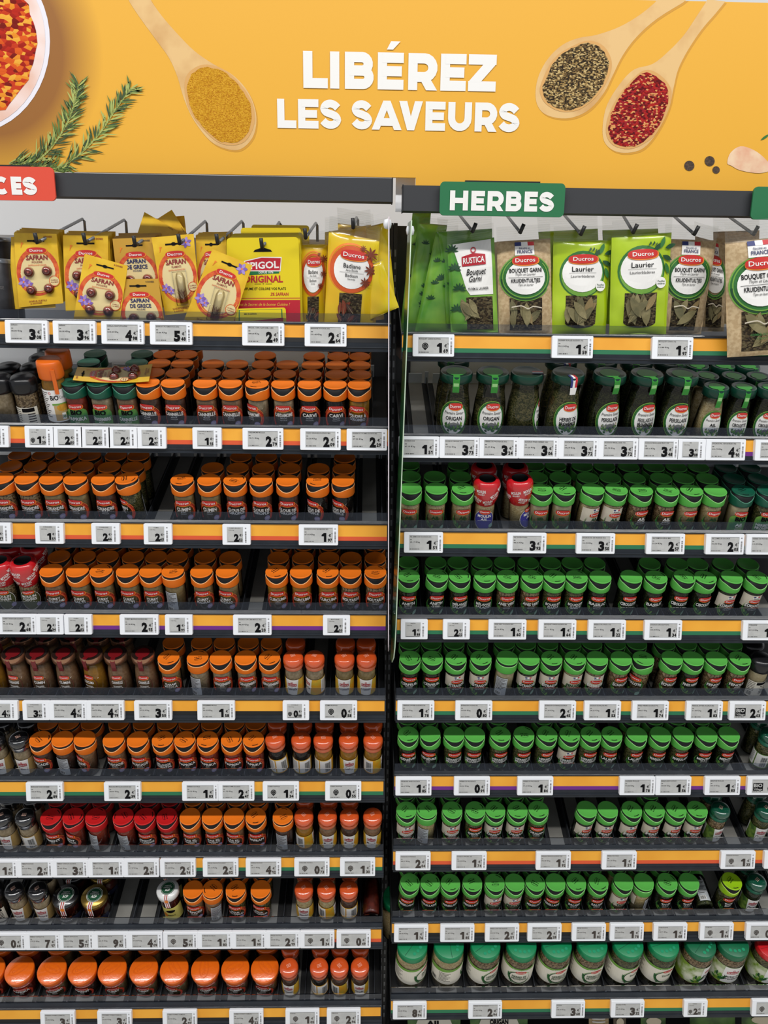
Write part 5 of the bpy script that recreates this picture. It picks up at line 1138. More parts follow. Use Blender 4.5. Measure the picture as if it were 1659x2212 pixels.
def blister_card(c, Y, kind, label, seed=0, face=True):
    t, inv_ = hanging('blister_card', c, Y, label, 'blister card', 'saffron blister cards on the left bay hooks')
    f, W, H = quad(c, Y, .002)
    obj('card', sheet(f, W, H, CARDO if kind == 'g' else CARDY, 4, 8), t, inv_)
    if not face:
        p = Print(f); p.text('4 DOSES', W*.29, H*.945, H*.024, MAROON, W*.20, .02, 4); obj('lettering', p.mb, t, inv_); return t
    p = Print(f); card_face(p, W, H, kind); obj('card_print', p.mb, t, inv_)
    ux = (Vector(f(W*.1, 0, 0))-Vector(f(0, 0, 0))).normalized(); ang = -math.atan2(ux.z, ux.x)
    if kind != 'f':
        r = .0098
        for x, y in ((-.20, .47), (.21, .475), (-.18, .22), (.22, .225)):
            if kind == 'g': y -= .06
            q = Vector(f(W*x, H*y, 3)); M = inv_ @ Matrix.Translation(q) @ Matrix.Rotation(ang, 4, 'Y')
            obj('saffron_pod', podin_mesh(r), t, M); obj('blister', pod_mesh(r), t, M)
    else:
        q = Vector(f(W*.06, H*.33, 3)); M = inv_ @ Matrix.Translation(q) @ Matrix.Rotation(ang, 4, 'Y')
        def fb():
            mb = MB(); n = 10; vs = []; A = [(-.0095, -.027), (-.0095, .021), (-.0060, .027)]
            for z in (-.029, -.027, .018, .026, .028):
                r = .0085 if z < .02 else .006
                if z in (-.029, .028): r *= .5
                for k in range(n+1): vs.append((-r*math.cos(PI*k/n), -r*1.05*math.sin(PI*k/n), z))
            mb.add(vs, [(j*(n+1)+k, j*(n+1)+k+1, (j+1)*(n+1)+k+1, (j+1)*(n+1)+k) for j in range(4) for k in range(n)], BLIST, True)
            mb.tube([(-.013, -.002, -.031), (.013, -.002, -.031), (.013, -.002, .031), (-.013, -.002, .031), (-.013, -.002, -.031)], .0007, BLIST, 5)
            return mb.mesh('blister')
        obj('blister', cached('tubeb', fb), t, M)
        def ft():
            mb = MB(); rnd = random.Random(4); m_ = mat('saffron threads', (120, 24, 20), .6)
            for i in range(44):
                a = rnd.uniform(-.8, .8); x, z = rnd.uniform(-.0055, .0055), rnd.uniform(-.024, -.008); L_ = rnd.uniform(.004, .009)
                dx, dz = math.sin(a)*L_, math.cos(a)*L_; y = rnd.uniform(-.006, -.001)
                mb.add([(x-.0003, y, z), (x+.0003, y, z), (x+dx+.0002, y-.001, z+dz), (x+dx-.0002, y-.001, z+dz)], [(0, 1, 2, 3)], m_)
            return mb.mesh('saffron_threads')
        obj('saffron_threads', cached('threads', ft), t, M, kind='stuff')
    return t
def shift(c, dx, dy, rot=0):
    cx = sum(p[0] for p in c)/4; cy = sum(p[1] for p in c)/4; a, b = math.cos(rot), math.sin(rot)
    return [(cx+(x-cx)*a-(y-cy)*b+dx, cy+(x-cx)*b+(y-cy)*a+dy) for x, y in c]
def stack(c, Y, kind, what, n, dx=1.5, dy=-1.4, seed=0):
    rnd = random.Random(seed)
    for i in range(1, n+1):
        blister_card(shift(c, dx*i+rnd.uniform(-3, 3), dy*i+rnd.uniform(-1.5, .5), rnd.uniform(-.03, .03)), Y+.0075*i, kind, 'yellow blister card, %s behind %s' % (NTH[i-1], what), face=False)
c1 = [(30, 503), (122, 505), (137, 655), (41, 664)]
blister_card(c1, .050, 'p', 'yellow SAFRAN POUDRE blister card with four pods, leftmost front card'); stack(c1, .050, 'p', 'the leftmost front SAFRAN card', 6, 2.2, -1.5, 1)
blister_card([(24, 512), (112, 506), (120, 664), (23, 668)], .0545, 'p', 'yellow saffron card peeking out just behind the leftmost front card', face=False)
c2 = [(136, 508), (233, 509), (238, 668), (142, 672)]
blister_card(c2, .055, 'p', 'yellow SAFRAN POUDRE card half hidden behind the tilted SAFRAN card'); stack(c2, .055, 'p', 'the second hanging SAFRAN card', 6, 2.2, -1.6, 2)
c3 = [(243, 516), (333, 512), (356, 664), (262, 668)]
blister_card(c3, .056, 'g', 'ochre SAFRAN DE GRECE card hanging on the third hook'); stack(c3, .058, 'g', 'the hanging SAFRAN DE GRECE card', 6, 2.2, -1.8, 3)
c4 = [(327, 513), (418, 505), (434, 672), (357, 681)]
blister_card(c4, .047, 'f', 'yellow SAFRAN FILAMENTS card hanging upright with a clear tube of threads')
blister_card([(183, 548), (276, 574), (258, 704), (158, 696)], .028, 'p', 'yellow SAFRAN POUDRE card tilted forward behind the clear lip')
blister_card([(250, 603), (342, 602), (362, 742), (272, 745)], .030, 'g', 'ochre SAFRAN DE GRECE card slipped low behind the clear lip')
c5 = [(423, 511), (488, 510), (492, 672), (430, 676)]
blister_card(c5, .060, 'p', 'yellow saffron card behind the tilted filaments card'); stack(c5, .060, 'p', 'the saffron card on the fifth hook', 6, 1.8, -1.6, 4)
blister_card([(459, 538), (545, 573), (496, 722), (398, 690)], .026, 'f', 'yellow SAFRAN FILAMENTS card tilted in front of the large yellow-and-red card')
for i, (c, q) in enumerate((([(312, 458), (386, 500), (352, 560), (290, 530)], 'leftmost'), ([(371, 453), (404, 505), (350, 540), (318, 488)], 'tallest'), ([(331, 472), (386, 472), (386, 540), (334, 540)], 'straight'), ([(345, 470), (398, 466), (404, 520), (350, 530)], 'rearmost'))):
    blister_card(c, .10+.006*i, 'p', 'loose yellow saffron card jutting askew above the hanging cards, %s of four' % q, face=False)
# large yellow and red cards
SPY = mat('bright yellow card', (228, 204, 24), .35, .4, coat=.3); SPR = mat('crimson card band', (190, 26, 44), .35, coat=.3)
def spigol(c, Y, label, face=True, box=False):
    t, inv_ = hanging('spice_card', c, Y, label, 'spice card', 'large yellow and red spice cards')
    f, W, H = quad(c, Y, .0); mb = MB(); r = W*.05; pts = []
    for cx, cy, a0 in ((W/2-r, H-r, 0), (-W/2+r, H-r, 90), (-W/2+r, r, 180), (W/2-r, r, 270)):
        for i in range(5): a = math.radians(a0+22.5*i); pts.append((cx+r*math.cos(a), cy+r*math.sin(a)))
    n = len(pts); mb.add([f(x, y, 0) for x, y in pts]+[f(x, y, 0, True) for x, y in pts], [tuple(range(n))[::-1], tuple(range(n, 2*n))]+[(i, (i+1) % n, n+(i+1) % n, n+i) for i in range(n)], SPY)
    obj('card', mb, t, inv_)
    if not face: return
    p = Print(f); gr = mat('card green', (20, 110, 62), .4)
    if box:
        for ly, g, m_ in ((1, .03, SPY), (2, .07, gr), (3, .09, SPY)): p.rect(-W/2+g*W, g*H*.5, W/2-g*W, H-g*H*.8, m_, ly, 2)
        p.poly([(-W*.38, H*.12), (W*.44, H*.2), (W*.44, H*.62), (-W*.38, H*.48)], SPR, 4); p.text('SPIGOL', .02*W, H*.20, H*.26, TXW, W*.74, .03, 6, rot=.06); p.text('MIX 3% SAFRAN', -W*.2, H*.76, H*.06, INK, W*.24, .01, 5)
    else:
        p.rect(-W/2, 0, W/2, H*.36, SPR, 1, 2); p.rect(-W/2, H*.375, W/2, H*.383, SPR, 1, 2)
        p.poly([(-W*.28, H*.615), (W*.22, H*.635), (W*.22, H*.672), (-W*.22, H*.655)], gr, 2)
        p.poly([(-W*.30, H*.66), (W*.24, H*.655), (W*.26, H*.80), (-W*.02, H*.805), (-W*.26, H*.765)], TXW, 3); p.poly([(-W*.285, H*.668), (W*.23, H*.665), (W*.248, H*.79), (-W*.02, H*.795), (-W*.245, H*.757)], SPR, 4)
        p.text('SPIGOL', -.01*W, H*.685, H*.072, TXW, W*.46, .03, 6, rot=.04); p.text('DEPUIS 1876', .04*W, H*.635, H*.022, TXW, W*.2, .01, 5)
        p.text('ORIGINAL', 0, H*.545, H*.07, SPR, W*.54, .03, 3); p.text('*', 0, H*.505, H*.03, INK, None, .02, 3); p.rect(-W*.12, H*.525, -W*.03, H*.528, INK, 3, 1); p.rect(W*.03, H*.525, W*.12, H*.528, INK, 3, 1)
        p.text('PARFUME ET COLORE VOS PLATS', 0, H*.465, H*.026, INK, W*.62, .01, 3); p.text('3% SAFRAN', W*.22, H*.405, H*.034, SPR, W*.25, .015, 3, shear=.15)
        p.text("C'est le Secret de la bonne Cuisine !", -.01*W, H*.30, H*.032, LOGO_Y, W*.74, .005, 3, shear=.3)
        p.poly([(-W*.13, H*.855), (W*.13, H*.855), (W*.11, H*.875), (0, H*.90), (-W*.11, H*.875)], INK, 3)
    obj('card_print', p.mb, t, inv_)
sc_ = [(489, 514), (645, 512), (650, 722), (492, 722)]
spigol(sc_, .048, 'large yellow and red ORIGINAL spice card hanging on the sixth hook')
for i in range(1, 7): spigol(shift(sc_, 1.4*i+2, -1.6*i, .0), .048+.008*i, 'yellow card edge, %s behind the large ORIGINAL card' % NTH[i-1], False)
spigol([(520, 492), (650, 492), (652, 640), (524, 640)], .110, 'yellow card turned sideways behind the large yellow cards', False); spigol([(543, 485), (668, 487), (668, 640), (543, 640)], .118, 'yellow card with rounded corners sticking up at the back', False)
spigol([(508, 667), (617, 664), (620, 722), (508, 722)], .026, 'low yellow box with green frame behind the lip, in front of the large card', True, True)
# pouches
LIME = mat('lime pouch film', (164, 192, 20), .25, .5, coat=.5, noise=((182, 208, 50), 14, .4, .7))
KRAFT = mat('kraft pouch film', (176, 150, 112), .5, .3, noise=((196, 172, 134), 160, .4, .6)); RGRN = mat('pale green pouch film', (138, 184, 66), .25, .5, coat=.4, noise=((70, 140, 50), 16, .35, .7))
YELP = mat('yellow pouch film', (232, 180, 24), .25, .5, coat=.5, noise=((220, 196, 30), 10, .35, .7))
WIND = grain('dark window', [(52, 42, 30), (76, 64, 44), (40, 34, 26), (94, 84, 60)], 240)
LEAFM = [mat('dried bay leaf', (116, 108, 72), .6, noise=((138, 128, 90), 60, .4, .6)), mat('dried bay leaf dark', (92, 88, 58), .6, noise=((112, 104, 70), 60, .4, .6)), mat('dried bay leaf tan', (136, 116, 76), .6)]
STARB = mat('star anise print', (120, 50, 26), .5)
def bay_leaves(f, W, H, t, inv_, v0, v1, n, seed, M=LEAFM, L0=.34):
    rnd = random.Random(seed)
    for i in range(n):
        p = Print(f); x, y = rnd.uniform(-.26, .16)*W, H*(v0+(v1-v0)*rnd.uniform(0, .5)); a = rnd.uniform(.6, 2.4); L_ = L0*W*rnd.uniform(.9, 1.5); L_ = min(L_, (H*v1-y)/max(.3, math.sin(a)))
        x = max(-W*.27-min(0, L_*math.cos(a)), min(W*.27-max(0, L_*math.cos(a)), x))
        p.leaf(x, y, L_, L_*.36, a, M[rnd.randrange(len(M))], 4+i*1.2, 6)
        c, s = math.cos(a), math.sin(a); p.poly([(x-.0004*s, y+.0004*c), (x+L_*.9*c, y+L_*.9*s), (x+.0004*s, y-.0004*c)], mat('leaf midrib', (166, 152, 110), .6), 4.6+i*1.2)
        obj('bay_leaf', p.mb, t, inv_)
def pouch(c, Y, kind, label, seed=1, face=True, top=.87, thick=.012):
    t, inv_ = hanging('spice_pouch', c, Y, label, 'pouch', 'hanging pouches of herbs and spices')
    f, W, H = quad(c, Y, 0, thick, top, seed); film = {'l': LIME, 'k': KRAFT, 'r': RGRN, 'y': YELP}[kind]
    obj('pouch_film', sheet(f, W, H, film, 26, 36, 0, top), t, inv_)
    obj('clear_seal', sheet(f, W, H, FILM, 10, 5, top-.01, 1, False), t, inv_)
    mb = MB(); p = Print(f, mb)
    for i in range(5): p.rect(-W*.48, H*(top+.02+.02*i), W*.48, H*(top+.023+.02*i), FILM, .6, 6)
    obj('seal_ribs', mb, t, inv_)
    if not face:
        if kind == 'r':
            p = Print(f); rnd = random.Random(seed)
            for k in range(7):
                x, y = rnd.uniform(-.3, .25)*W, H*rnd.uniform(.1, .8)
                for j in range(5): p.leaf(x, y, W*.16, W*.045, .3+.6*j, GL3, 2+j*.3, 4)
            obj('leaf_print', p.mb, t, inv_)
        return
    p = Print(f)
    if kind == 'l':
        p.ell(0, H*.56, W*.40, H*.215, GL, 1, 14, 6); p.ell(0, H*.55, W*.37, H*.195, GL2, 2, 14, 6); p.ell(0, H*.57, W*.355, H*.175, TXW, 3, 14, 6)
        p.logo(0, H*.70, W*.50, H*.085, 5); p.text('Laurier', 0, H*.585, H*.048, INK, W*.38, .005, 5); p.rect(-W*.24, H*.57, W*.24, H*.572, INK, 5, 6); p.text('Laurierbladeren', 0, H*.53, H*.026, INK, W*.42, .0, 5)
        p.ell(W*.33, H*.45, W*.09, W*.09, TXW, 6, 10); p.text('Feuilles', W*.33, H*.455, H*.016, GL3, W*.13, .01, 7); p.text('entières', W*.33, H*.435, H*.016, GL3, W*.13, .01, 7)
        for i, (x, y, a) in enumerate(((.18, .72, .7), (.30, .74, 1.2), (.34, .68, -.4), (.40, .62, -1.2), (.38, .74, .3))): p.leaf(W*x, H*y, W*.2, W*.075, a, (GL3, GL, GL3, GL, GL3)[i], 4+i*.3, 6)
        for i in range(7): p.leaf(W*(.10+.02*i), H*(.765+.006*(i % 3)), W*.055, W*.02, 1.2+.3*(i % 3), GL3, 5, 3)
        p.rect(-W*.28, H*.10, W*.28, H*.365, WIND, 1, 10, 6); p.ell(0, H*.11, W*.28, H*.05, WIND, 1, 10, 2)
        lv = (.07, .36, 11)
    elif kind == 'k':
        p.ring(0, H*.525, W*.46, H*.205, W*.11, GL, 1, 0, 360, 40); p.ring(0, H*.525, W*.48, H*.215, W*.02, GL2, 2, 20, 330, 36); p.ring(0, H*.53, W*.43, H*.195, W*.02, GL2, 2, 60, 400, 36); p.ring(0, H*.52, W*.45, H*.20, W*.025, GL3, 3, 180, 330, 24)
        p.ell(0, H*.525, W*.365, H*.155, TXW, 4, 14, 6); p.flag(0, H*.815, W*.36, H*.035, 4); p.rect(-W*.18, H*.73, W*.18, H*.815, TXW, 3, 6); p.text('Récolté en', 0, H*.785, H*.018, NAVY, W*.2, .01, 5); p.text('FRANCE', 0, H*.748, H*.03, NAVY, W*.28, .02, 5)
        p.logo(0, H*.685, W*.48, H*.085, 6); p.text('BOUQUET GARNI', 0, H*.575, H*.038, INK, W*.60, .02, 6); p.text('Thym et Laurier', 0, H*.545, H*.024, INK, W*.38, 0, 6, shear=.3); p.rect(-W*.32, H*.528, W*.32, H*.531, INK, 6, 6)
        p.text('KRUIDENTUILTJES', 0, H*.482, H*.036, INK, W*.54, .02, 6); p.text('Tijm en laurier', 0, H*.45, H*.022, INK, W*.28, 0, 6, shear=.3)
        p.rect(-W*.30, H*.04, W*.30, H*.34, WIND, 1, 10, 6); lv = (.05, .33, 6)
        rnd = random.Random(seed)
        for i in range(26): p.leaf(W*rnd.uniform(-.14, .2), H*rnd.uniform(.04, .16), W*.13, W*.008, rnd.uniform(.2, 2.9), (INK2, mat('thyme twig', (88, 70, 60), .7))[i % 2], 3, 2)
        f2 = smooth([(-.28, .25), (-.1, .262), (.02, .235), (.12, .255), (.28, .24)], 4, False)
        for a, b in zip(f2, f2[1:]): p.poly([(W*a[0], H*a[1]), (W*b[0], H*b[1]), (W*b[0], H*(b[1]+.010)), (W*a[0], H*(a[1]+.010))], mat('twine', (206, 196, 176), .7), 14)
        if 'rail' in label: p.text('ASSEMBLÉS EN FRANCE', 0, H*.155-.0, H*.018, GL, W*.4, .01, 14); p.text('5 FAGOTS', 0, H*.125, H*.018, GL, W*.2, .01, 14)
    elif kind == 'r':
        p.poly([(-W*.40, H*.86), (W*.42, H*.86), (W*.32, H*.36), (-W*.12, H*.33)], TXW, 2) if 0 else p.grid([W*(-.40+.82*i/10) for i in range(11)], lambda x: H*(.36+.0 if x > -W*.12 else .36+(-W*.12-x)/W*1.75), lambda x: H*.86, TXW, 2, 6)
        p.plate(W*.03, H*.695, W*.52, H*.115, 4); p.text('Bouquet', W*.07, H*.55, H*.062, INK, W*.42, .01, 5, shear=.35); p.text('Garni', W*.05, H*.485, H*.058, INK, W*.28, .01, 5, shear=.35); p.text('THYM & LAURIER', W*.10, H*.405, H*.026, INK, W*.44, .01, 5)
        for k, (x, y) in enumerate(((-.38, .62), (-.30, .42), (-.36, .22), (-.42, .80))):
            for j in range(7): p.leaf(W*x, H*y, W*.15, W*.04, -.2+.55*j, GL3, 3+j*.2, 4)
        p.grid([W*(-.16+.56*i/8) for i in range(9)], lambda x: H*.03, lambda x: H*.34, WIND, 1, 6); lv = (.04, .33, 6)
    else:
        p.ring(0, H*.56, W*.44, H*.215, W*.09, mat('orange red swirl', (206, 84, 30), .4), 2, 0, 360, 36); p.ring(-.01*W, H*.57, W*.47, H*.23, W*.04, LOGO_O, 1, 60, 330, 30); p.ell(0, H*.555, W*.36, H*.175, TXW, 3, 14, 6)
        p.logo(W*.02, H*.69, W*.52, H*.09, 5); p.text('Badiane', 0, H*.57, H*.042, INK, W*.34, .005, 5); p.text('Anis Étoilé', 0, H*.54, H*.022, INK, W*.24, 0, 5); p.rect(-W*.24, H*.528, W*.24, H*.530, INK, 5, 6); p.text('Badiaan', 0, H*.488, H*.032, INK, W*.25, .0, 5); p.text('Steranijs', 0, H*.462, H*.018, INK, W*.15, 0, 5)
        for x, y, r in ((.36, .72, .15), (.37, .57, .13), (.28, .45, .11), (.20, .765, .07)):
            for j in range(8): p.leaf(W*x, H*y, W*r, W*r*.28, j*PI/4+.2, STARB, 6+j*.1, 4)
        p.rect(-W*.22, H*.0+.002, W*.24, H*.34, WIND, 1, 8, 6); lv = (.02, .33, 14)
    obj('pouch_print', p.mb, t, inv_)
    if kind == 'y': bay_leaves(f, W, H, t, inv_, lv[0], lv[1], 14, seed, [STARB, mat('star anise dark', (60, 36, 28), .6)], .2)
    else: bay_leaves(f, W, H, t, inv_, lv[0], lv[1], lv[2], seed)
pouch([(645, 500), (712, 498), (700, 712), (652, 712)], .075, 'y', 'yellow Badiane pouch half hidden beside the large yellow card', 3)
pouch([(702, 470), (800, 452), (812, 700), (700, 706)], .085, 'y', 'yellow pouch directly behind the front Badiane pouch', 4, False)
pouch([(728, 448), (806, 462), (830, 690), (740, 700)], .105, 'y', 'yellow pouch with crumpled clear top, rearmost behind the Badiane pouch', 5, False)
pouch([(790, 480), (836, 470), (854, 650), (800, 690)], .070, 'y', 'yellow pouch leaning out right of the Badiane pouch', 6, False, .95)
pouch([(800, 570), (826, 560), (862, 664), (800, 690)], .040, 'y', 'yellow pouch corner poking past the clear fin', 7, False, .97, .006)
pouch([(712, 466), (822, 490), (804, 712), (700, 712)], .045, 'y', 'yellow Badiane star anise pouch with oval label at the front', 8)
pouch([(892, 452), (932, 448), (908, 716), (864, 716)], .125, 'r', 'green leaf-printed pouch, leftmost at the back of the right bay', 9, False, .97)
pouch([(905, 468), (968, 474), (930, 716), (872, 716)], .100, 'r', 'green leaf-printed pouch leaning left, middle of the slanted three', 10, False, .95)
pouch([(944, 490), (990, 486), (978, 716), (896, 716)], .072, 'r', 'green Bouquet Garni pouch slanted left of the front one', 11, False, .95)
pouch([(944, 470), (1062, 462), (1068, 700), (965, 700)], .062, 'r', 'green Bouquet Garni pouch directly behind the front white-labelled one', 12, False)
pouch([(965, 499), (1066, 481), (1076, 718), (974, 718)], .045, 'r', 'pale green Bouquet Garni pouch with white panel, front left of right bay', 13)
pouch([(1072, 491), (1188, 483), (1193, 722), (1078, 722)], .045, 'k', 'kraft Bouquet Garni pouch with green wreath, between green and lime pouches', 14)
pouch([(1160, 470), (1290, 462), (1300, 700), (1180, 700)], .075, 'l', 'lime pouch behind the left Laurier pouch', 15, False)
pouch([(1196, 490), (1322, 487), (1308, 722), (1192, 722)], .045, 'l', 'lime Laurier pouch of bay leaves, left of the pair', 16)
pouch([(1300, 466), (1420, 462), (1430, 700), (1310, 700)], .075, 'l', 'lime pouch behind the right Laurier pouch', 17, False)
pouch([(1437, 484), (1553, 488), (1514, 722), (1425, 722)], .052, 'k', 'kraft Bouquet Garni pouch tucked right of the Laurier pair', 18)
pouch([(1322, 478), (1453, 468), (1438, 722), (1316, 722)], .034, 'l', 'lime Laurier pouch of bay leaves, right of the pair', 19)
pouch([(1500, 478), (1572, 500), (1564, 716), (1512, 716)], .078, 'k', 'kraft pouch turned sideways right of the third kraft pouch', 20)
pouch([(1540, 470), (1640, 466), (1640, 700), (1545, 700)], .100, 'k', 'kraft pouch behind the pouch hanging over the rail', 21, False)
pouch([(1565, 482), (1705, 466), (1705, 764), (1571, 772)], -.022, 'k', 'kraft Bouquet Garni pouch hanging in front of the rail, far right', 22, True, .86, .014)
# hooks
def hook(i, bay, tip, back, Y=.02):
    P0 = at(tip[0], tip[1], Y); P1 = at(back[0], back[1], .20); d = (P1-P0); P2 = P0+d*((.344-P0.y)/d.y)
    if bay == 'L': P2 = P1
    t = empty('display_hook', Matrix.Translation(P2), 'steel wire hook with black tip, %s from left above the top shelf, %s' % (NTH[i], BAY[bay]), 'hook', 'wire display hooks of the '+BAY[bay])
    q = lambda p: p-P2
    mb = MB(); mb.tube(([q(P2)+Vector((.003, .002, -.035)), q(P2)+Vector((.003, .002, -.004))] if bay == 'L' else [])+[q(P2), q(P0)], .0028, STEEL); obj('wire', mb, t)
    up = Vector((-.001, -.004, .016)) if bay == 'L' else Vector((.005, -.004, .014))
    mb = MB(); mb.tube([q(P0+d*.06), q(P0), q(P0+up*.5), q(P0+up)], .0036, mat('black rubber tip', (24, 24, 25), .5)); obj('hook_tip', mb, t)
for i, (a, b) in enumerate((((80, 524), (178, 473)), ((184, 524), (268, 475)), ((292, 530), (360, 482)), ((388, 526), (443, 478)), ((470, 526), (522, 478)), ((566, 535), (603, 480)), ((660, 514), (682, 482)), ((763, 492), (770, 470)))): hook(i, 'L', a, b)
for i, (a, b) in enumerate((((1021, 500), (994, 466)), ((1124, 502), (1097, 468)), ((1255, 506), (1222, 468)), ((1368, 502), (1344, 462)), ((1500, 506), (1455, 466)), ((1628, 506), (1572, 466)))): hook(i, 'R', a, b)
mb = MB(); mb.box((-.9, .198, 2.085), (.03, .212, 2.098), BARM); obj('hook_bar', mb, label='dark crossbar carrying the hooks, hidden behind the hanging cards', category='bar')
# dark refill cans left of the saffron cards
for i, (xp, yp, Y) in enumerate(((-14, 560, .06), (-2, 515, .15))):
    P = at(xp, yp, Y); z0 = TAGZ['L'][0]-.0115; h = P.z-z0
    t = empty('refill_can', Matrix.Translation((P.x, Y, z0)), 'black refill can with grey lid at the left edge, %s one' % ('front', 'rear')[i], 'can')
    mb = MB(); mb.lathe([(0, 0), (.0335, 0), (.034, .002), (.034, h-.006), (.033, h-.004)], mat('black can wall', (34, 34, 37), .35, noise=((48, 48, 52), 40, .4, .6)), 32); obj('can_wall', mb, t)
    mb = MB(); mb.lathe([(.0345, h-.008), (.035, h-.001), (.033, h), (.030, h-.003), (0, h-.003)], mat('grey can lid', (120, 124, 130), .25, metal=.6), 32); obj('can_lid', mb, t)
    p = Print(wrap(.0341)); p.text('RECHARGE', .012, h*.55, .006, mat('grey print', (96, 92, 92)), .03, .01, 1); obj('lettering', p.mb, t)
# card lying across the lids of the second shelf
def lid_plane(xp, yp, bay, row, H):
    O = Vector((0,)+tray(bay, row, 0)); n = Vector((0, -SA, CA)); O = O+n*H; d = ray(xp, yp); return CAM+d*((O-CAM).dot(n)/d.dot(n))
cc = [lid_plane(x, y, 'L', 1, .1035) for x, y in ((158, 825), (168, 797), (330, 790), (322, 828))]
W_, H_ = (cc[0]-cc[1]).length, (cc[2]-cc[1]).length; nrm = Vector((0, -SA, CA))
base = cc[0]; t = empty('blister_card', Matrix.Translation(base), 'yellow saffron blister card lying flat across the green jar lids', 'blister card')
def fl(x, y, l, back=False):   # head of the card to the left
    u, v = x/W_+.5, 1-y/H_; P = (cc[1]*(1-v)+cc[2]*v)*(1-u)+(cc[0]*(1-v)+cc[3]*v)*u
    return tuple(P+nrm*(.0003*l+.004*(2*v-1)**2)-base) if not back else tuple(P-base+nrm*(.004*(2*v-1)**2-.0006))
obj('card', sheet(fl, W_, H_, CARDY, 4, 8), t)
p = Print(fl); card_face(p, W_, H_, 'p'); obj('card_print', p.mb, t)
for x, y in ((-.20, .47), (.21, .475), (-.18, .22), (.22, .225)):
    q = Vector(fl(W_*x, H_*y, 3)); M = Matrix.Translation(q) @ TILT @ Matrix.Rotation(-PI/2, 4, 'X')
    obj('saffron_pod', podin_mesh(.0098), t, M); b_ = obj('blister', pod_mesh(.0098), t, M); b_.scale = (1, 1.3, 1)
# ---------------------------------------------------------------- clips and clear fins between the bays
def fin(xa, ya, xb_, yb, dxb, Yf, Yb, m, em, name, label, clip):
    A, B = at(xa, ya, Yf), at(xb_, yb, Yf); base = B.copy(); n = 20
    A2, B2 = at(xa+dxb[0], ya, Yb), at(xb_+dxb[1], yb, Yb); A2.z, B2.z = A.z, B.z
    t = empty(name, Matrix.Translation(base), label, 'fin')
    rows = [0, .02, .05, .1]+[.1+.9*i/8 for i in range(1, 9)]; mb = MB(); vs = []
    for k, v in enumerate(rows):
        f_ = B.lerp(A, v); g = B2.lerp(A2, v); c = min(1, (.35, .75, .93, 1)[k] if k < 4 else 1); f_ = g.lerp(f_, c)
        for q, s_ in ((f_, -1), (f_, 1), (g, 1), (g, -1)): vs.append(Vector((q.x+s_*.0008, q.y, q.z))-base)
    fs = []
    for j in range(len(rows)-1):
        for a, b in ((0, 1), (1, 2), (2, 3), (3, 0)): fs.append((j*4+a, j*4+b, j*4+4+b, j*4+4+a))
    fs += [(0, 3, 2, 1), tuple(range(len(vs)-4, len(vs)))]
    mb.add(vs, fs, m); obj('fin_panel', mb, t)
    mb = MB(); E_ = [vs[4*j]+Vector((.0008, -.0004, 0)) for j in range(len(rows))]; mb.tube(E_, .0011, em, 6); obj('fin_edge', mb, t)
    c = at(clip[0], clip[1], -.02); mb = MB(); mb.lathe([(0, -.009), (.006, -.007), (.0075, 0), (.006, .007), (0, .009)], WHITE, 16); mb.box((-.001, .0, -.003), (.001, .03, .003), WHITE); obj('fin_clip', mb, t, Matrix.Translation(c-base))
fin(840, 468, 839, 1418, (1, 0), -.055, -.015, clear('clear fin', (.95, .94, .95), .8, .05, .04), mat('pale fin edge', (214, 204, 210), .3), 'divider_fin', 'thin clear acrylic fin with white clip at the right end of the left bay', (837, 484))
fin(889, 476, 852, 1442, (-7, -8), -.055, -.015, mat('green printed fin', (30, 84, 48), .25, .5, coat=.3, noise=((60, 120, 62), 9, .5, .7)), mat('pale green fin edge', (196, 216, 190), .3), 'divider_fin', 'thin green printed fin with white clip at the left end of the right bay', (886, 498))
# ---------------------------------------------------------------- things lying down
Y, Z = tray('R', 7, .004); X = x_for(1520, Y, Z+.02)
M = Matrix.Translation((X, Y, Z)) @ TILT @ Matrix.Translation((0, 0, .0238)) @ Matrix.Rotation(-PI/2, 4, 'X') @ Matrix.Rotation(PI, 4, 'Z')
t = empty('herb_jar', M, 'green-capped herb jar lying on its side with its base to the front, eighth shelf', 'jar'); build_jar(t, 'g', 'dherb', ['THYM'], '', True, 7)
Y, Z = tray('L', 7, .004); X = x_for(802, Y, Z+.02)
M = Matrix.Translation((X, Y, Z)) @ TILT @ Matrix.Translation((0, 0, .0215)) @ Matrix.Rotation(-PI/2, 4, 'X')
t = empty('sauce_bottle', M, 'small bottle of red-brown sauce lying base first at the right end, eighth shelf', 'bottle')
obj('glass_body', glass('bot'), t); obj('sauce', contents('bot', 'paste', .85), t)
mb = MB(); mb.lathe([(.0125, .112), (.0130, .114), (.0130, .128), (0, .129)], CAPS['k'], 20); obj('cap', mb, t)
def fl2():
    f = wrap(.0206); p = Print(lambda x, y, l: f(x+PI*.0206, y, l)); p.rect(-.03, .022, .03, .062, mat('pale sauce label', (206, 200, 176), .5), 1, 16); p.rect(-.03, .022, .03, .027, YEL, 2, 16)
    for i in range(7): p.rect(-.014, .054-.004*i, .012, .0555-.004*i, INK2, 2, 6)
    p.ell(.010, .034, .006, .003, GL, 3); return p
obj('label', fl2().mb, t)
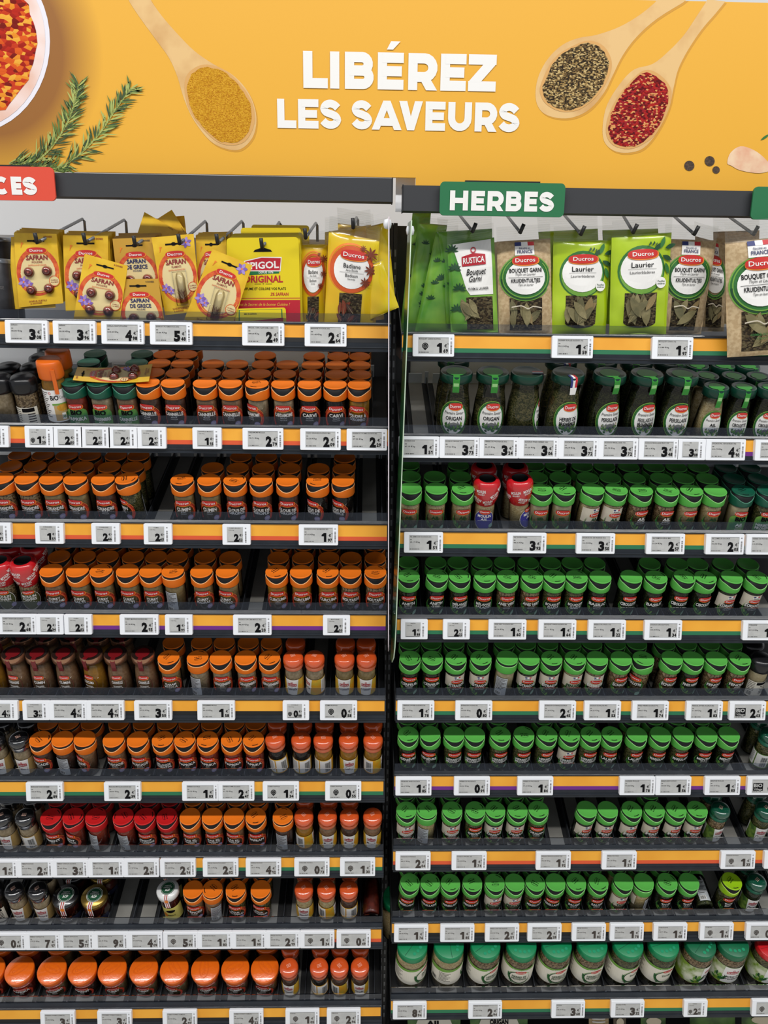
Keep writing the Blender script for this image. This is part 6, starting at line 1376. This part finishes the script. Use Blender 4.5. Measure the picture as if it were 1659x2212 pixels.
# packets on the lowest visible shelf
for i, (c, k, words) in enumerate((([(880, 2196), (995, 2196), (990, 2330), (885, 2330)], 'g', ('AIL', 'SEMOULE')), ([(1015, 2193), (1140, 2193), (1135, 2330), (1020, 2330)], 'g', ('ORIGAN', 'ÉMONDÉ')), ([(1272, 2188), (1315, 2188), (1315, 2330), (1272, 2330)], 'k', None), ([(1325, 2188), (1352, 2188), (1352, 2330), (1325, 2330)], 'd', None),
        ([(1384, 2186), (1438, 2186), (1438, 2330), (1384, 2330)], 'v', None), ([(1490, 2184), (1588, 2184), (1588, 2330), (1490, 2330)], 'v', 'bar'), ([(1602, 2182), (1700, 2182), (1700, 2330), (1602, 2330)], 'v', None))):
    Y = .03+.004*(i % 3); lab = ['green and cream AIL SEMOULE packet, leftmost under the ninth shelf of the right bay', 'green and cream ORIGAN packet under the ninth shelf, right bay', 'kraft packet with fine print under the ninth shelf', 'narrow brown packet beside the kraft packet, lowest shelf', 'green packet with a pale clove picture, lowest shelf', 'green and kraft packet with a barcode, lowest shelf', 'green packet at the right edge, lowest shelf'][i]
    t, inv_ = hanging('herb_packet', c, Y, lab, 'packet', 'packets on the lowest shelf of the right bay'); f, W, H = quad(c, Y, 0, .006, 1, i)
    fm = {'g': mat('packet green', (60, 100, 50), .4, noise=((96, 130, 70), 30, .4, .6)), 'k': KRAFT, 'd': mat('packet brown', (96, 84, 66), .5), 'v': mat('packet mid green', (92, 130, 60), .35, noise=((50, 76, 40), 22, .4, .6))}[k]
    obj('packet_film', sheet(f, W, H, fm, 8, 8), t, inv_)
    p = Print(f)
    if k == 'g': p.ell(0, H*.80, W*.36, H*.30, PAPER, 1, 12, 4); p.text(words[0], 0, H*.885, H*.075, INK, W*.32, .04, 3); p.text(words[1], 0, H*.77, H*.075, INK, W*.44, .04, 3)
    elif k == 'k':
        for j in range(8): p.rect(-W*.35, H*(.92-.04*j), W*.3, H*(.935-.04*j), TXW, 2, 3)
    elif words == 'bar': p.rect(-W*.2, H*.70, W*.25, H*.80, TXW, 2, 3); p.bars(-W*.18, W*.23, H*.71, H*.79, 16, INK, 3)
    else: p.ell(0, H*.88, W*.3, H*.06, mat('clove cream', (222, 208, 180)), 2, 8)
    obj('packet_print', p.mb, t, inv_)
for (xp, kk) in ((858, 'W'),):
    Y, Z = tray('R', 8, .150); X = x_for(xp, Y-.142*SA, Z+.142*CA)
    t = empty('catering_jar', Matrix.Translation((X, Y, Z+.001)) @ TILT @ scl('W'), 'wide green-lidded jar half hidden in the gap between the bays, ninth shelf', 'jar'); build_jar(t, 'W', 'garlic', [], '', False, 3)
